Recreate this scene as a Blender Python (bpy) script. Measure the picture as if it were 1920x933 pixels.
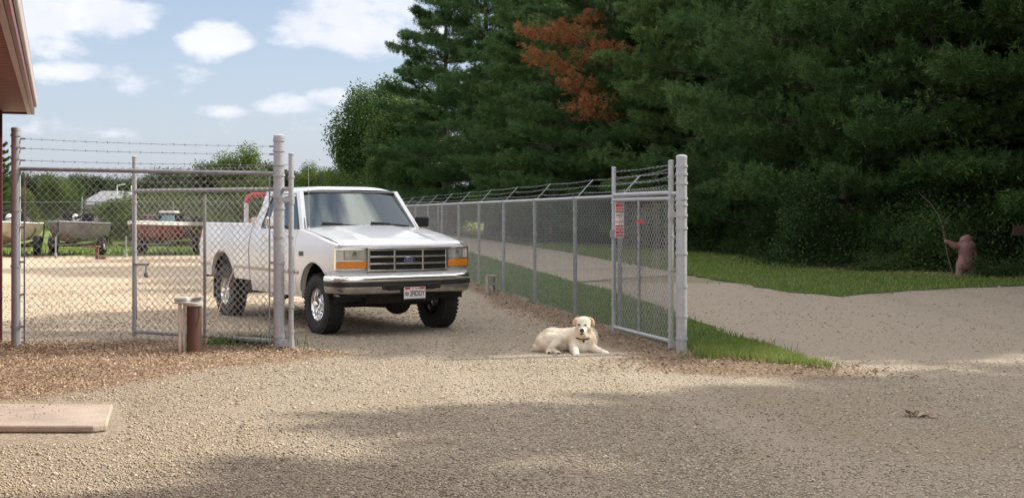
import bpy, bmesh, math, random
import numpy as np
from mathutils import Vector, Matrix
R = math.radians
PI = math.pi
S = bpy.context.scene
for o in list(bpy.data.objects):
    bpy.data.objects.remove(o)
COL = S.collection

# ------------------------------------------------------------------ camera
FPX, HY, CH = 2300.0, 398.0, 1.575          # focal length in pixels of the 1920 px picture, horizon row, eye height
cd = bpy.data.cameras.new('camera'); cam = bpy.data.objects.new('camera', cd); COL.objects.link(cam)
cam.location = (0, 0, CH); cam.rotation_euler = (R(90), 0, 0)
cd.sensor_width = 36; cd.lens = 36 * FPX / 1920; cd.shift_y = -(466.5 - HY) / 1920
cd.clip_start = 0.1; cd.clip_end = 5000
S.camera = cam
# ------------------------------------------------------------------ sun, sky, exposure
SUN_AZ, SUN_EL = 76.0, 39.0                 # degrees right of the view direction, above the horizon
sv = Vector((math.sin(R(SUN_AZ)) * math.cos(R(SUN_EL)), math.cos(R(SUN_AZ)) * math.cos(R(SUN_EL)), math.sin(R(SUN_EL))))
sl = bpy.data.lights.new('sun', 'SUN'); sl.energy = 2.9; sl.angle = R(0.8); sl.color = (1.0, .92, .80)
so = bpy.data.objects.new('sun', sl); COL.objects.link(so); so.rotation_euler = sv.to_track_quat('Z', 'Y').to_euler()
S.view_settings.view_transform = 'Standard'; S.view_settings.look = 'None'
S.view_settings.exposure = 1.08; S.view_settings.gamma = 1.0
W = bpy.data.worlds.new('World'); S.world = W; W.use_nodes = True
def build_world():
    nt = W.node_tree; N = nt.nodes; L = nt.links; N.clear()
    out = N.new('ShaderNodeOutputWorld'); bg = N.new('ShaderNodeBackground'); bg.inputs[1].default_value = 1.0
    sky = N.new('ShaderNodeTexSky'); sky.sky_type = 'NISHITA'; sky.sun_disc = False
    sky.sun_elevation = R(SUN_EL); sky.sun_rotation = R(SUN_AZ); sky.air_density = 1.0; sky.dust_density = 1.6; sky.ozone_density = 1.6
    def math_(op, a, b=None, c=None):
        n = N.new('ShaderNodeMath'); n.operation = op
        for i, v in enumerate((a, b, c)):
            if v is None: continue
            if isinstance(v, (int, float)): n.inputs[i].default_value = v
            else: L.new(v, n.inputs[i])
        return n.outputs[0]
    sc = N.new('ShaderNodeVectorMath'); sc.operation = 'SCALE'; L.new(sky.outputs[0], sc.inputs[0]); sc.inputs['Scale'].default_value = 0.072
    tc = N.new('ShaderNodeTexCoord'); sep = N.new('ShaderNodeSeparateXYZ'); L.new(tc.outputs['Generated'], sep.inputs[0])
    x, y, z = sep.outputs
    yy = math_('MAXIMUM', y, 0.02)
    comb = N.new('ShaderNodeCombineXYZ'); L.new(math_('DIVIDE', x, yy), comb.inputs[0]); L.new(math_('DIVIDE', z, yy), comb.inputs[1])
    blobs = [(30, 20, 170, 90, 1.2), (130, 35, 190, 55, 1.2), (60, 85, 120, 40, .8), (395, 76, 78, 42, 1.3), (100, 132, 90, 24, .7), (690, 45, 170, 70, 1.25), (610, 30, 110, 50, .9),
             (630, 184, 60, 20, .95), (535, 200, 80, 20, .7), (430, 210, 60, 14, .6), (290, 148, 95, 26, .5), (240, 250, 60, 14, .45), (60, 240, 160, 20, .3), (560, 225, 130, 30, .4)]
    acc = None
    for (px, py, rx, ry, wgt) in blobs:
        u, v = (px - 960) / FPX, (HY - py) / FPX
        a = N.new('ShaderNodeVectorMath'); a.operation = 'SUBTRACT'; L.new(comb.outputs[0], a.inputs[0]); a.inputs[1].default_value = (u, v, 0)
        b = N.new('ShaderNodeVectorMath'); b.operation = 'MULTIPLY'; L.new(a.outputs[0], b.inputs[0]); b.inputs[1].default_value = (FPX / rx, FPX / ry, 0)
        d = N.new('ShaderNodeVectorMath'); d.operation = 'DOT_PRODUCT'; L.new(b.outputs[0], d.inputs[0]); L.new(b.outputs[0], d.inputs[1])
        m = math_('MULTIPLY_ADD', d.outputs['Value'], -wgt, wgt)
        m = math_('MAXIMUM', m, -1.0)
        acc = m if acc is None else math_('MAXIMUM', acc, m)
    front = math_('MULTIPLY', math_('GREATER_THAN', y, 0.05), math_('LESS_THAN', z, 0.26))
    accf = math_('ADD', math_('MULTIPLY', acc, front), math_('MULTIPLY_ADD', front, 1.0, -1.0))
    nz = N.new('ShaderNodeTexNoise'); nz.inputs['Scale'].default_value = 21; nz.inputs['Detail'].default_value = 11; nz.inputs['Roughness'].default_value = .58
    mp = N.new('ShaderNodeMapping'); mp.inputs['Scale'].default_value = (1, 1, 2.0); L.new(tc.outputs['Generated'], mp.inputs[0]); L.new(mp.outputs[0], nz.inputs[0])
    nb = math_('MULTIPLY_ADD', nz.outputs[0], 3.8, -1.85)
    den = math_('ADD', accf, nb)
    mr = N.new('ShaderNodeMapRange'); mr.interpolation_type = 'SMOOTHSTEP'; L.new(den, mr.inputs[0]); mr.inputs[1].default_value = -0.05; mr.inputs[2].default_value = 1.05; mr.inputs[4].default_value = .95
    # unseen rest of the sky: broken cloud, made extra bright as added fill light
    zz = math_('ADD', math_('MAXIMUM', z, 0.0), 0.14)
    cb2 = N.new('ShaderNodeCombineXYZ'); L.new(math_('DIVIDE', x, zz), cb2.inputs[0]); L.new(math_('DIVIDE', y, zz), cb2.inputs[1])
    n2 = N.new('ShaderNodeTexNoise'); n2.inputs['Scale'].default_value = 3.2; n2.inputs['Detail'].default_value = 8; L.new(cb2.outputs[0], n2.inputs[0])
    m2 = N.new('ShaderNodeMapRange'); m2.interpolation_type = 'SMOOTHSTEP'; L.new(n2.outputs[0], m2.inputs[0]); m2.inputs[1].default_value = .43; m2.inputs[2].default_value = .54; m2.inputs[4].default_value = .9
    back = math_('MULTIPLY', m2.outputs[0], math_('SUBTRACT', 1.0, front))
    hz = N.new('ShaderNodeMapRange'); L.new(z, hz.inputs[0]); hz.inputs[1].default_value = .01; hz.inputs[2].default_value = .30; hz.inputs[3].default_value = .50; hz.inputs[4].default_value = 0.05
    haze = N.new('ShaderNodeMixRGB'); L.new(hz.outputs[0], haze.inputs[0]); L.new(sc.outputs[0], haze.inputs[1]); haze.inputs[2].default_value = (.36, .39, .505, 1)
    shade = N.new('ShaderNodeMixRGB'); n3 = N.new('ShaderNodeTexNoise'); n3.inputs['Scale'].default_value = 26; n3.inputs['Detail'].default_value = 4; L.new(tc.outputs['Generated'], n3.inputs[0])
    L.new(n3.outputs[0], shade.inputs[0]); shade.inputs[1].default_value = (.55, .56, .585, 1); shade.inputs[2].default_value = (.35, .365, .43, 1)
    mix = N.new('ShaderNodeMixRGB'); L.new(mr.outputs[0], mix.inputs[0]); L.new(haze.outputs[0], mix.inputs[1]); L.new(shade.outputs[0], mix.inputs[2])
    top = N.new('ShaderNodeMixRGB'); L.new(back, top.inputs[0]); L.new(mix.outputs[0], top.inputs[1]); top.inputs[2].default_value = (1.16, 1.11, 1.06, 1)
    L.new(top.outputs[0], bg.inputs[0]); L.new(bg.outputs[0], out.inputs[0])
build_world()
S.cycles.max_bounces = 6; S.cycles.transparent_max_bounces = 12; S.cycles.caustics_reflective = False; S.cycles.caustics_refractive = False
S.cycles.use_denoising = True

# ------------------------------------------------------------------ helpers
rng = np.random.default_rng(7)
random.seed(5)
def G(px, py, z=0.0):
    """ground point seen at a pixel of the 1920 px photograph"""
    d = FPX * (CH - z) / (py - HY)
    return ((px - 960) / FPX * d, d)
def at(px, py, d):
    return Vector(((px - 960) / FPX * d, d, CH - (py - HY) / FPX * d))

def nmath(nt, op, a, b):
    n = nt.nodes.new('ShaderNodeMath'); n.operation = op
    for i, v in enumerate((a, b)):
        if isinstance(v, (int, float)): n.inputs[i].default_value = v
        else: nt.links.new(v, n.inputs[i])
    return n.outputs[0]
def c4(c): return (c[0], c[1], c[2], 1)
def pmat(name, col, col2=None, scale=8.0, rough=.6, metal=0.0, bump=0.0, bscale=None, coat=0.0, detail=6, lo=.35, hi=.68, spec=.5, stretch=None):
    m = bpy.data.materials.new(name); m.use_nodes = True; nt = m.node_tree; b = nt.nodes['Principled BSDF']
    b.inputs['Roughness'].default_value = rough; b.inputs['Metallic'].default_value = metal
    b.inputs['Coat Weight'].default_value = coat; b.inputs['Coat Roughness'].default_value = .04; b.inputs['Specular IOR Level'].default_value = spec
    tc = nt.nodes.new('ShaderNodeTexCoord'); src = tc.outputs['Object']
    if stretch:
        mp = nt.nodes.new('ShaderNodeMapping'); mp.inputs['Scale'].default_value = stretch; nt.links.new(src, mp.inputs[0]); src = mp.outputs[0]
    nz = nt.nodes.new('ShaderNodeTexNoise'); nz.inputs['Scale'].default_value = scale; nz.inputs['Detail'].default_value = detail; nt.links.new(src, nz.inputs[0])
    rp = nt.nodes.new('ShaderNodeValToRGB'); rp.color_ramp.elements[0].position = lo; rp.color_ramp.elements[1].position = hi
    c2 = col2 or tuple(v * .82 for v in col)
    rp.color_ramp.elements[0].color = c4(c2); rp.color_ramp.elements[1].color = c4(col)
    nt.links.new(nz.outputs[0], rp.inputs[0]); nt.links.new(rp.outputs[0], b.inputs['Base Color'])
    if bump:
        n2 = nt.nodes.new('ShaderNodeTexNoise'); n2.inputs['Scale'].default_value = bscale or scale * 4; n2.inputs['Detail'].default_value = 5; nt.links.new(src, n2.inputs[0])
        bp = nt.nodes.new('ShaderNodeBump'); bp.inputs['Strength'].default_value = bump; bp.inputs['Distance'].default_value = .02
        nt.links.new(n2.outputs[0], bp.inputs['Height']); nt.links.new(bp.outputs[0], b.inputs['Normal'])
    return m
def leafmat(name, cols, trans=.35, rough=.55, nscale=.5):
    """foliage: a colour per leaf, clump variation and a little translucency"""
    m = bpy.data.materials.new(name); m.use_nodes = True; nt = m.node_tree; b = nt.nodes['Principled BSDF']; L = nt.links
    b.inputs['Roughness'].default_value = rough; b.inputs['Specular IOR Level'].default_value = .25
    geo = nt.nodes.new('ShaderNodeNewGeometry'); oi = nt.nodes.new('ShaderNodeObjectInfo'); tc = nt.nodes.new('ShaderNodeTexCoord')
    nz = nt.nodes.new('ShaderNodeTexNoise'); nz.inputs['Scale'].default_value = nscale; nz.inputs['Detail'].default_value = 3; L.new(tc.outputs['Object'], nz.inputs[0])
    f = nmath(nt, 'ADD', nmath(nt, 'MULTIPLY', geo.outputs['Random Per Island'], .45), nmath(nt, 'MULTIPLY', oi.outputs['Random'], .25))
    f = nmath(nt, 'ADD', f, nmath(nt, 'MULTIPLY', nz.outputs[0], .45))
    rp = nt.nodes.new('ShaderNodeValToRGB'); el = rp.color_ramp.elements
    while len(el) < len(cols): el.new(.5)
    for i, c in enumerate(cols): el[i].position = .2 + .7 * i / (len(cols) - 1); el[i].color = c4(c)
    L.new(f, rp.inputs[0]); L.new(rp.outputs[0], b.inputs['Base Color'])
    if trans:
        t = nt.nodes.new('ShaderNodeBsdfTranslucent'); L.new(rp.outputs[0], t.inputs[0])
        mx = nt.nodes.new('ShaderNodeMixShader'); mx.inputs[0].default_value = trans
        L.new(b.outputs[0], mx.inputs[1]); L.new(t.outputs[0], mx.inputs[2]); L.new(mx.outputs[0], nt.nodes['Material Output'].inputs[0])
    return m

class MB:
    """collects shapes; build() links them as one mesh object"""
    def __init__(s): s.v = []; s.f = []; s.m = []
    def add(s, vs, fs, m=0):
        o = len(s.v); s.v += [tuple(p) for p in vs]; s.f += [tuple(i + o for i in f) for f in fs]; s.m += [m] * len(fs)
    def box(s, c, d, rot=None, m=0):
        hx, hy, hz = d[0] / 2, d[1] / 2, d[2] / 2
        vs = [Vector((sx * hx, sy * hy, sz * hz)) for sx in (-1, 1) for sy in (-1, 1) for sz in (-1, 1)]
        if rot is not None: vs = [rot @ v for v in vs]
        vs = [v + Vector(c) for v in vs]
        s.add(vs, [(0, 1, 3, 2), (4, 6, 7, 5), (0, 4, 5, 1), (2, 3, 7, 6), (0, 2, 6, 4), (1, 5, 7, 3)], m)
    def hexa(s, p, m=0):
        """eight corners: bottom ring 0-3, top ring 4-7"""
        s.add(p, [(3, 2, 1, 0), (4, 5, 6, 7), (0, 1, 5, 4), (1, 2, 6, 5), (2, 3, 7, 6), (3, 0, 4, 7)], m)
    def tube(s, pts, r, n=8, m=0, cap=True):
        pts = [Vector(p) for p in pts]; k = len(pts); rs = r if isinstance(r, (list, tuple)) else [r] * k
        vs = []; up = None
        for i, p in enumerate(pts):
            t = (pts[min(i + 1, k - 1)] - pts[max(i - 1, 0)])
            if t.length < 1e-9: t = Vector((0, 0, 1))
            t.normalize()
            if up is None: up = t.orthogonal().normalized()
            a = (up - t * up.dot(t))
            if a.length < 1e-6: a = t.orthogonal()
            a.normalize(); up = a; b = t.cross(a)
            for j in range(n):
                th = 2 * PI * j / n; vs.append(p + (a * math.cos(th) + b * math.sin(th)) * rs[i])
        fs = [(i * n + j, i * n + (j + 1) % n, (i + 1) * n + (j + 1) % n, (i + 1) * n + j) for i in range(k - 1) for j in range(n)]
        if cap: fs += [tuple(range(n - 1, -1, -1)), tuple(range((k - 1) * n, k * n))]
        s.add(vs, fs, m)
    def lathe(s, prof, n=24, axis='z', c=(0, 0, 0), m=0, closed=False):
        """profile of (radius, along-axis)"""
        vs = []
        for (r, h) in prof:
            for j in range(n):
                th = 2 * PI * j / n; a, b = r * math.cos(th), r * math.sin(th)
                p = (a, b, h) if axis == 'z' else ((a, h, b) if axis == 'y' else (h, a, b))
                vs.append((p[0] + c[0], p[1] + c[1], p[2] + c[2]))
        k = len(prof)
        fs = [(i * n + j, i * n + (j + 1) % n, ((i + 1) % k) * n + (j + 1) % n, ((i + 1) % k) * n + j) for i in range(k if closed else k - 1) for j in range(n)]
        s.add(vs, fs, m)
    def grid(s, fn, nu, nv, m=0, closeu=False):
        vs = [fn(i / nu, j / nv) for i in range(nu + 1) for j in range(nv + 1)]
        fs = [(i * (nv + 1) + j, (i + 1) * (nv + 1) + j, (i + 1) * (nv + 1) + j + 1, i * (nv + 1) + j + 1) for i in range(nu) for j in range(nv)]
        s.add(vs, fs, m)
    def prism(s, poly, fn0, fn1, m=0):
        n = len(poly); vs = [fn0(*p) for p in poly] + [fn1(*p) for p in poly]
        fs = [tuple(range(n - 1, -1, -1)), tuple(range(n, 2 * n))] + [(i, (i + 1) % n, n + (i + 1) % n, n + i) for i in range(n)]
        s.add(vs, fs, m)
    def loft(s, secs, m=0, closed=True, cap=True):
        n = len(secs[0]); vs = [p for q in secs for p in q]; k = len(secs)
        fs = [(i * n + j, i * n + (j + 1) % n, (i + 1) * n + (j + 1) % n, (i + 1) * n + j) for i in range(k - 1) for j in range(n if closed else n - 1)]
        if cap: fs += [tuple(range(n - 1, -1, -1)), tuple(range((k - 1) * n, k * n))]
        s.add(vs, fs, m)
    def build(s, name, mats, parent=None, smooth=False, bevel=0.0, seg=2, angle=35):
        me = bpy.data.meshes.new(name); me.from_pydata(s.v, [], s.f)
        for mt in (mats if isinstance(mats, (list, tuple)) else [mats]): me.materials.append(mt)
        me.polygons.foreach_set('material_index', s.m)
        bm = bmesh.new(); bm.from_mesh(me); bmesh.ops.remove_doubles(bm, verts=bm.verts, dist=1e-5); bmesh.ops.recalc_face_normals(bm, faces=bm.faces); bm.to_mesh(me); bm.free()
        if smooth:
            me.polygons.foreach_set('use_smooth', [True] * len(me.polygons))
            try: me.set_sharp_from_angle(angle=R(angle))
            except Exception: pass
        o = bpy.data.objects.new(name, me); COL.objects.link(o)
        if parent: o.parent = parent
        if bevel:
            b = o.modifiers.new('bevel', 'BEVEL'); b.width = bevel; b.segments = seg; b.limit_method = 'ANGLE'; b.angle_limit = R(40)
        return o
def npmesh(name, V, F, mat, parent=None, k=3, smooth=False):
    """fast mesh from arrays; F is (n, k)"""
    me = bpy.data.meshes.new(name); V = np.asarray(V, np.float32); F = np.asarray(F, np.int32)
    me.vertices.add(len(V)); me.vertices.foreach_set('co', V.ravel())
    me.loops.add(F.size); me.loops.foreach_set('vertex_index', F.ravel())
    me.polygons.add(len(F)); me.polygons.foreach_set('loop_start', np.arange(0, F.size, k, dtype=np.int32))
    if smooth: me.polygons.foreach_set('use_smooth', np.ones(len(F), bool))
    me.update(calc_edges=True); me.materials.append(mat)
    o = bpy.data.objects.new(name, me); COL.objects.link(o)
    if parent: o.parent = parent
    return o
def tag(o, label, cat, group=None):
    o['label'] = label; o['category'] = cat
    if group: o['group'] = group
    return o
def structure(o): o['kind'] = 'structure'; return o
def stuff(o, label, cat): o['kind'] = 'stuff'; o['label'] = label; o['category'] = cat; return o
def empty(name, loc, rz=0.0):
    o = bpy.data.objects.new(name, None); COL.objects.link(o); o.location = loc; o.rotation_euler = (0, 0, rz); o.empty_display_size = .2
    return o
def copy_tree(o, parent=None):
    c = o.copy(); COL.objects.link(c)
    if parent: c.parent = parent
    for ch in list(o.children): copy_tree(ch, c)
    return c
def text_mesh(name, body, size, mat, parent, M, extrude=.001, bold=0.0, sx=1.0):
    cu = bpy.data.curves.new('txt', 'FONT'); cu.body = body; cu.size = size; cu.extrude = extrude; cu.offset = bold; cu.align_x = 'CENTER'; cu.align_y = 'CENTER'; cu.resolution_u = 3
    t = bpy.data.objects.new('txt', cu); COL.objects.link(t)
    dg = bpy.context.evaluated_depsgraph_get(); me = bpy.data.meshes.new_from_object(t.evaluated_get(dg)); bpy.data.objects.remove(t)
    me.name = name; me.transform(M @ Matrix.Diagonal((sx, 1, 1, 1))); me.materials.clear(); me.materials.append(mat)
    o = bpy.data.objects.new(name, me); COL.objects.link(o); o.parent = parent
    return o
def sculpt(name, mb, mat, parent, voxel=.012, smooth=6, mats=None):
    """fuse overlapping volumes into one continuous smooth surface"""
    o = mb.build(name, mat, None)
    r = o.modifiers.new('r', 'REMESH'); r.mode = 'VOXEL'; r.voxel_size = voxel
    sm = o.modifiers.new('s', 'SMOOTH'); sm.factor = .5; sm.iterations = smooth
    dg = bpy.context.evaluated_depsgraph_get(); me = bpy.data.meshes.new_from_object(o.evaluated_get(dg))
    me.name = name; bpy.data.objects.remove(o)
    me.polygons.foreach_set('use_smooth', [True] * len(me.polygons))
    n = bpy.data.objects.new(name, me); COL.objects.link(n)
    if parent: n.parent = parent
    return n
def ball(mb, c, r, rot=None, n=14, m=0):
    rx, ry, rz = (r, r, r) if isinstance(r, (int, float)) else r
    vs = []; fs = []
    for i in range(n + 1):
        th = PI * i / n
        for j in range(n):
            ph = 2 * PI * j / n
            v = Vector((rx * math.sin(th) * math.cos(ph), ry * math.sin(th) * math.sin(ph), rz * math.cos(th)))
            if rot is not None: v = rot @ v
            vs.append(v + Vector(c))
    for i in range(n):
        for j in range(n): fs.append((i * n + j, i * n + (j + 1) % n, (i + 1) * n + (j + 1) % n, (i + 1) * n + j))
    mb.add(vs, fs, m)
def limb(mb, pts, rs, n=10):
    """tapered chain of overlapping balls and tubes"""
    for i in range(len(pts) - 1):
        mb.tube([pts[i], pts[i + 1]], [rs[i], rs[i + 1]], n)
    for p, r in zip(pts, rs): ball(mb, p, r, n=10)
def inpoly(P, poly):
    x, y = P[:, 0], P[:, 1]; ins = np.zeros(len(P), bool); n = len(poly)
    for i in range(n):
        x0, y0 = poly[i]; x1, y1 = poly[(i + 1) % n]
        c = ((y0 > y) != (y1 > y)) & (x < (x1 - x0) * (y - y0) / (y1 - y0 + 1e-12) + x0)
        ins ^= c
    return ins
def sample_poly(poly, n, rg=rng):
    p = np.array(poly); lo, hi = p.min(0), p.max(0); out = np.zeros((0, 2))
    while len(out) < n:
        q = rg.uniform(lo, hi, (n * 2, 2)); out = np.vstack([out, q[inpoly(q, poly)]])
    return out[:n]
def wobble(poly, step=.35, amp=.07, seed=1):
    """subdivide an outline and make it uneven"""
    rg = random.Random(seed); out = []
    n = len(poly)
    for i in range(n):
        a, b = Vector(poly[i]).to_2d(), Vector(poly[(i + 1) % n]).to_2d(); L = (b - a).length; k = max(1, min(60, int(L / step)))
        for j in range(k):
            p = a.lerp(b, j / k); out.append((p.x + rg.gauss(0, amp), p.y + rg.gauss(0, amp)))
    return out
def sheet(name, poly, z, mat):
    bm = bmesh.new(); vs = [bm.verts.new((x, y, z)) for x, y in poly]; f = bm.faces.new(vs)
    bmesh.ops.triangulate(bm, faces=[f]); bmesh.ops.recalc_face_normals(bm, faces=bm.faces)
    if sum(f.normal.z for f in bm.faces) < 0: bmesh.ops.reverse_faces(bm, faces=bm.faces)
    me = bpy.data.meshes.new(name); bm.to_mesh(me); bm.free(); me.materials.append(mat)
    o = bpy.data.objects.new(name, me); COL.objects.link(o); return structure(o)

# ------------------------------------------------------------------ materials
def gravelmat(name, stones, dust, dustamt=.5, scale=45, bump=.7, patch=.5, patchcol=None, masks=None):
    m = bpy.data.materials.new(name); m.use_nodes = True; nt = m.node_tree; b = nt.nodes['Principled BSDF']; L = nt.links; N = nt.nodes
    b.inputs['Roughness'].default_value = .9; b.inputs['Specular IOR Level'].default_value = .2
    tc = N.new('ShaderNodeTexCoord')
    wn = N.new('ShaderNodeTexNoise'); wn.inputs['Scale'].default_value = scale * .6; wn.inputs['Detail'].default_value = 2; L.new(tc.outputs['Object'], wn.inputs[0])
    mxv = N.new('ShaderNodeMixRGB'); mxv.inputs[0].default_value = .02; L.new(tc.outputs['Object'], mxv.inputs[1]); L.new(wn.outputs['Color'], mxv.inputs[2])
    vo = N.new('ShaderNodeTexVoronoi'); vo.inputs['Scale'].default_value = scale; L.new(mxv.outputs[0], vo.inputs[0])
    v2 = N.new('ShaderNodeTexVoronoi'); v2.inputs['Scale'].default_value = scale * 2.3; L.new(mxv.outputs[0], v2.inputs[0])
    sp = N.new('ShaderNodeSeparateColor'); L.new(vo.outputs['Color'], sp.inputs[0])
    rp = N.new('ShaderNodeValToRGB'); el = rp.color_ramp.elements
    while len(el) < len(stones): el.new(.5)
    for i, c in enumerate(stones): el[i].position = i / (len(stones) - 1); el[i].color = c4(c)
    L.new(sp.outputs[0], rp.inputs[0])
    n1 = N.new('ShaderNodeTexNoise'); n1.inputs['Scale'].default_value = .55; n1.inputs['Detail'].default_value = 8; n1.inputs['Roughness'].default_value = .62; L.new(tc.outputs['Object'], n1.inputs[0])
    n2 = N.new('ShaderNodeTexNoise'); n2.inputs['Scale'].default_value = 5.0; n2.inputs['Detail'].default_value = 6; L.new(tc.outputs['Object'], n2.inputs[0])
    f = nmath(nt, 'ADD', nmath(nt, 'MULTIPLY', n1.outputs[0], 1.6), nmath(nt, 'MULTIPLY', n2.outputs[0], .9))
    mr = N.new('ShaderNodeMapRange'); L.new(f, mr.inputs[0]); mr.inputs[1].default_value = .95; mr.inputs[2].default_value = 1.6; mr.inputs[3].default_value = max(0, dustamt - patch); mr.inputs[4].default_value = min(1, dustamt + patch * .7)
    mx = N.new('ShaderNodeMixRGB'); L.new(mr.outputs[0], mx.inputs[0]); L.new(rp.outputs[0], mx.inputs[1]); mx.inputs[2].default_value = c4(dust)
    last = mx.outputs[0]
    if patchcol:
        n4 = N.new('ShaderNodeTexNoise'); n4.inputs['Scale'].default_value = .35; n4.inputs['Detail'].default_value = 7; n4.inputs['Roughness'].default_value = .6
        mp = N.new('ShaderNodeMapping'); mp.inputs['Location'].default_value = (7, 3, 0); L.new(tc.outputs['Object'], mp.inputs[0]); L.new(mp.outputs[0], n4.inputs[0])
        m4 = N.new('ShaderNodeMapRange'); L.new(n4.outputs[0], m4.inputs[0]); m4.inputs[1].default_value = .52; m4.inputs[2].default_value = .68; m4.inputs[4].default_value = .7
        x4 = N.new('ShaderNodeMixRGB'); L.new(m4.outputs[0], x4.inputs[0]); L.new(last, x4.inputs[1]); x4.inputs[2].default_value = c4(patchcol); last = x4.outputs[0]
    if masks:
        at_ = N.new('ShaderNodeAttribute'); at_.attribute_name = 'cover'; sa = N.new('ShaderNodeSeparateColor'); L.new(at_.outputs['Color'], sa.inputs[0])
        n6 = N.new('ShaderNodeTexNoise'); n6.inputs['Scale'].default_value = 9; n6.inputs['Detail'].default_value = 7; n6.inputs['Roughness'].default_value = .65; L.new(tc.outputs['Object'], n6.inputs[0])
        for ch, (c1, c2) in enumerate(masks):
            inner = N.new('ShaderNodeMixRGB'); L.new(sp.outputs[1], inner.inputs[0]); inner.inputs[1].default_value = c4(c1); inner.inputs[2].default_value = c4(c2)
            e = N.new('ShaderNodeMapRange'); e.interpolation_type = 'SMOOTHSTEP'; L.new(nmath(nt, 'ADD', sa.outputs[ch], nmath(nt, 'MULTIPLY', nmath(nt, 'SUBTRACT', n6.outputs[0], .5), .9)), e.inputs[0]); e.inputs[1].default_value = .15; e.inputs[2].default_value = .85; e.inputs[4].default_value = .9
            x5 = N.new('ShaderNodeMixRGB'); L.new(e.outputs[0], x5.inputs[0]); L.new(last, x5.inputs[1]); L.new(inner.outputs[0], x5.inputs[2]); last = x5.outputs[0]
    L.new(last, b.inputs['Base Color'])
    h = nmath(nt, 'ADD', vo.outputs['Distance'], nmath(nt, 'MULTIPLY', v2.outputs['Distance'], .5))
    h = nmath(nt, 'SUBTRACT', nmath(nt, 'MULTIPLY', n2.outputs[0], .8), h)
    bp = N.new('ShaderNodeBump'); bp.inputs['Strength'].default_value = bump; bp.inputs['Distance'].default_value = .022; L.new(h, bp.inputs['Height']); L.new(bp.outputs[0], b.inputs['Normal'])
    return m
M = {}
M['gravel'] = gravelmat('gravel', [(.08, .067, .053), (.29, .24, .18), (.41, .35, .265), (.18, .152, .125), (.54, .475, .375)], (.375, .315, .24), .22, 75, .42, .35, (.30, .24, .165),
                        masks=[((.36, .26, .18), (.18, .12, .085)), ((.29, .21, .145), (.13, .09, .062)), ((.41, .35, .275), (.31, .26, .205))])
M['yard'] = gravelmat('yard_gravel', [(.34, .26, .18), (.48, .385, .28), (.55, .45, .33), (.42, .34, .26)], (.52, .41, .29), .5, 30, .5, .4, (.40, .30, .20))
M['road'] = gravelmat('road_dirt', [(.18, .15, .115), (.33, .28, .225), (.46, .395, .32), (.26, .22, .18)], (.39, .33, .26), .5, 55, .45, .45, (.26, .21, .155))
M['litter'] = gravelmat('leaf_litter', [(.10, .065, .045), (.24, .165, .115), (.33, .245, .175), (.17, .12, .085)], (.25, .18, .125), .4, 30, .8, .5, (.33, .26, .185))
M['mulch'] = gravelmat('mulch', [(.10, .055, .032), (.34, .20, .115), (.50, .36, .25), (.26, .16, .10), (.60, .47, .34)], (.40, .275, .185), .30, 34, .8, .35, (.28, .18, .12))
M['soil'] = gravelmat('soil_grass', [(.03, .045, .015), (.06, .09, .025), (.09, .12, .035)], (.055, .085, .022), .5, 12, .6, .5)
M['dry'] = gravelmat('dry_ground', [(.16, .135, .09), (.25, .215, .14), (.30, .26, .18)], (.24, .205, .135), .5, 9, .5, .5)
M['lawn'] = gravelmat('lawn', [(.10, .155, .03), (.16, .23, .05), (.20, .27, .07)], (.15, .215, .045), .6, 6, .6, .5, (.20, .24, .075))
M['grass'] = leafmat('grass_blade', [(.08, .14, .026), (.125, .215, .038), (.185, .27, .06), (.33, .32, .12)], .45, .5, .9)
M['needle'] = leafmat('pine_needle', [(.030, .066, .026), (.054, .112, .040), (.085, .155, .048), (.15, .205, .06)], .42, .5, .45)
M['dead'] = leafmat('dead_needle', [(.17, .066, .03), (.30, .125, .055), (.41, .185, .085)], .25, .7, .7)
M['leaf'] = leafmat('broad_leaf', [(.03, .065, .02), (.055, .105, .028), (.085, .14, .038), (.15, .185, .055)], .38, .5, .5)
M['brush'] = leafmat('brush_leaf', [(.035, .07, .014), (.075, .12, .022), (.12, .165, .035), (.19, .20, .06)], .4, .5, .6)
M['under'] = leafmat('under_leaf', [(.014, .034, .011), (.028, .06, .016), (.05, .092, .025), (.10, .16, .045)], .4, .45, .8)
M['farleaf'] = leafmat('far_leaf', [(.04, .065, .035), (.06, .09, .042), (.085, .115, .05)], .3, .6, .2)
M['bark'] = pmat('bark', (.095, .075, .06), (.035, .028, .023), 6, .95, bump=.8, stretch=(1, 1, .25))
M['palebark'] = pmat('pale_bark', (.11, .095, .07), (.06, .05, .04), 9, .9, bump=.5)
M['galv'] = pmat('galvanised_steel', (.42, .44, .465), (.36, .375, .395), 30, .45, .12, bump=.08, bscale=60)
M['galvold'] = pmat('galvanised_weathered', (.31, .325, .345), (.215, .225, .24), 14, .55, .1, bump=.1, bscale=50)
M['wire'] = pmat('chain_wire', (.50, .50, .50), (.36, .36, .36), 10, .45, .4)
M['thinwire'] = pmat('weathered_wire', (.40, .41, .42), (.30, .305, .315), 10, .5, .2)
M['darkwire'] = pmat('dark_chain_wire', (.20, .20, .19), (.12, .12, .12), 10, .6, .3)
M['paint'] = pmat('white_car_paint', (.85, .86, .875), (.81, .82, .835), 3, .32, coat=.7, lo=.3, hi=.6)
M['chrome'] = pmat('chrome', (.86, .86, .86), (.80, .80, .80), 6, .14, 1.0)
M['chromedull'] = pmat('chrome_dull', (.50, .495, .49), (.40, .395, .385), 7, .18, .95)
M['blk'] = pmat('black_plastic', (.022, .022, .023), (.014, .014, .015), 14, .5)
M['void'] = pmat('dark_grille', (.012, .012, .013), (.008, .008, .008), 9, .6)
M['rubber'] = pmat('tyre_rubber', (.026, .025, .024), (.016, .016, .016), 20, .8, bump=.3)
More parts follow.
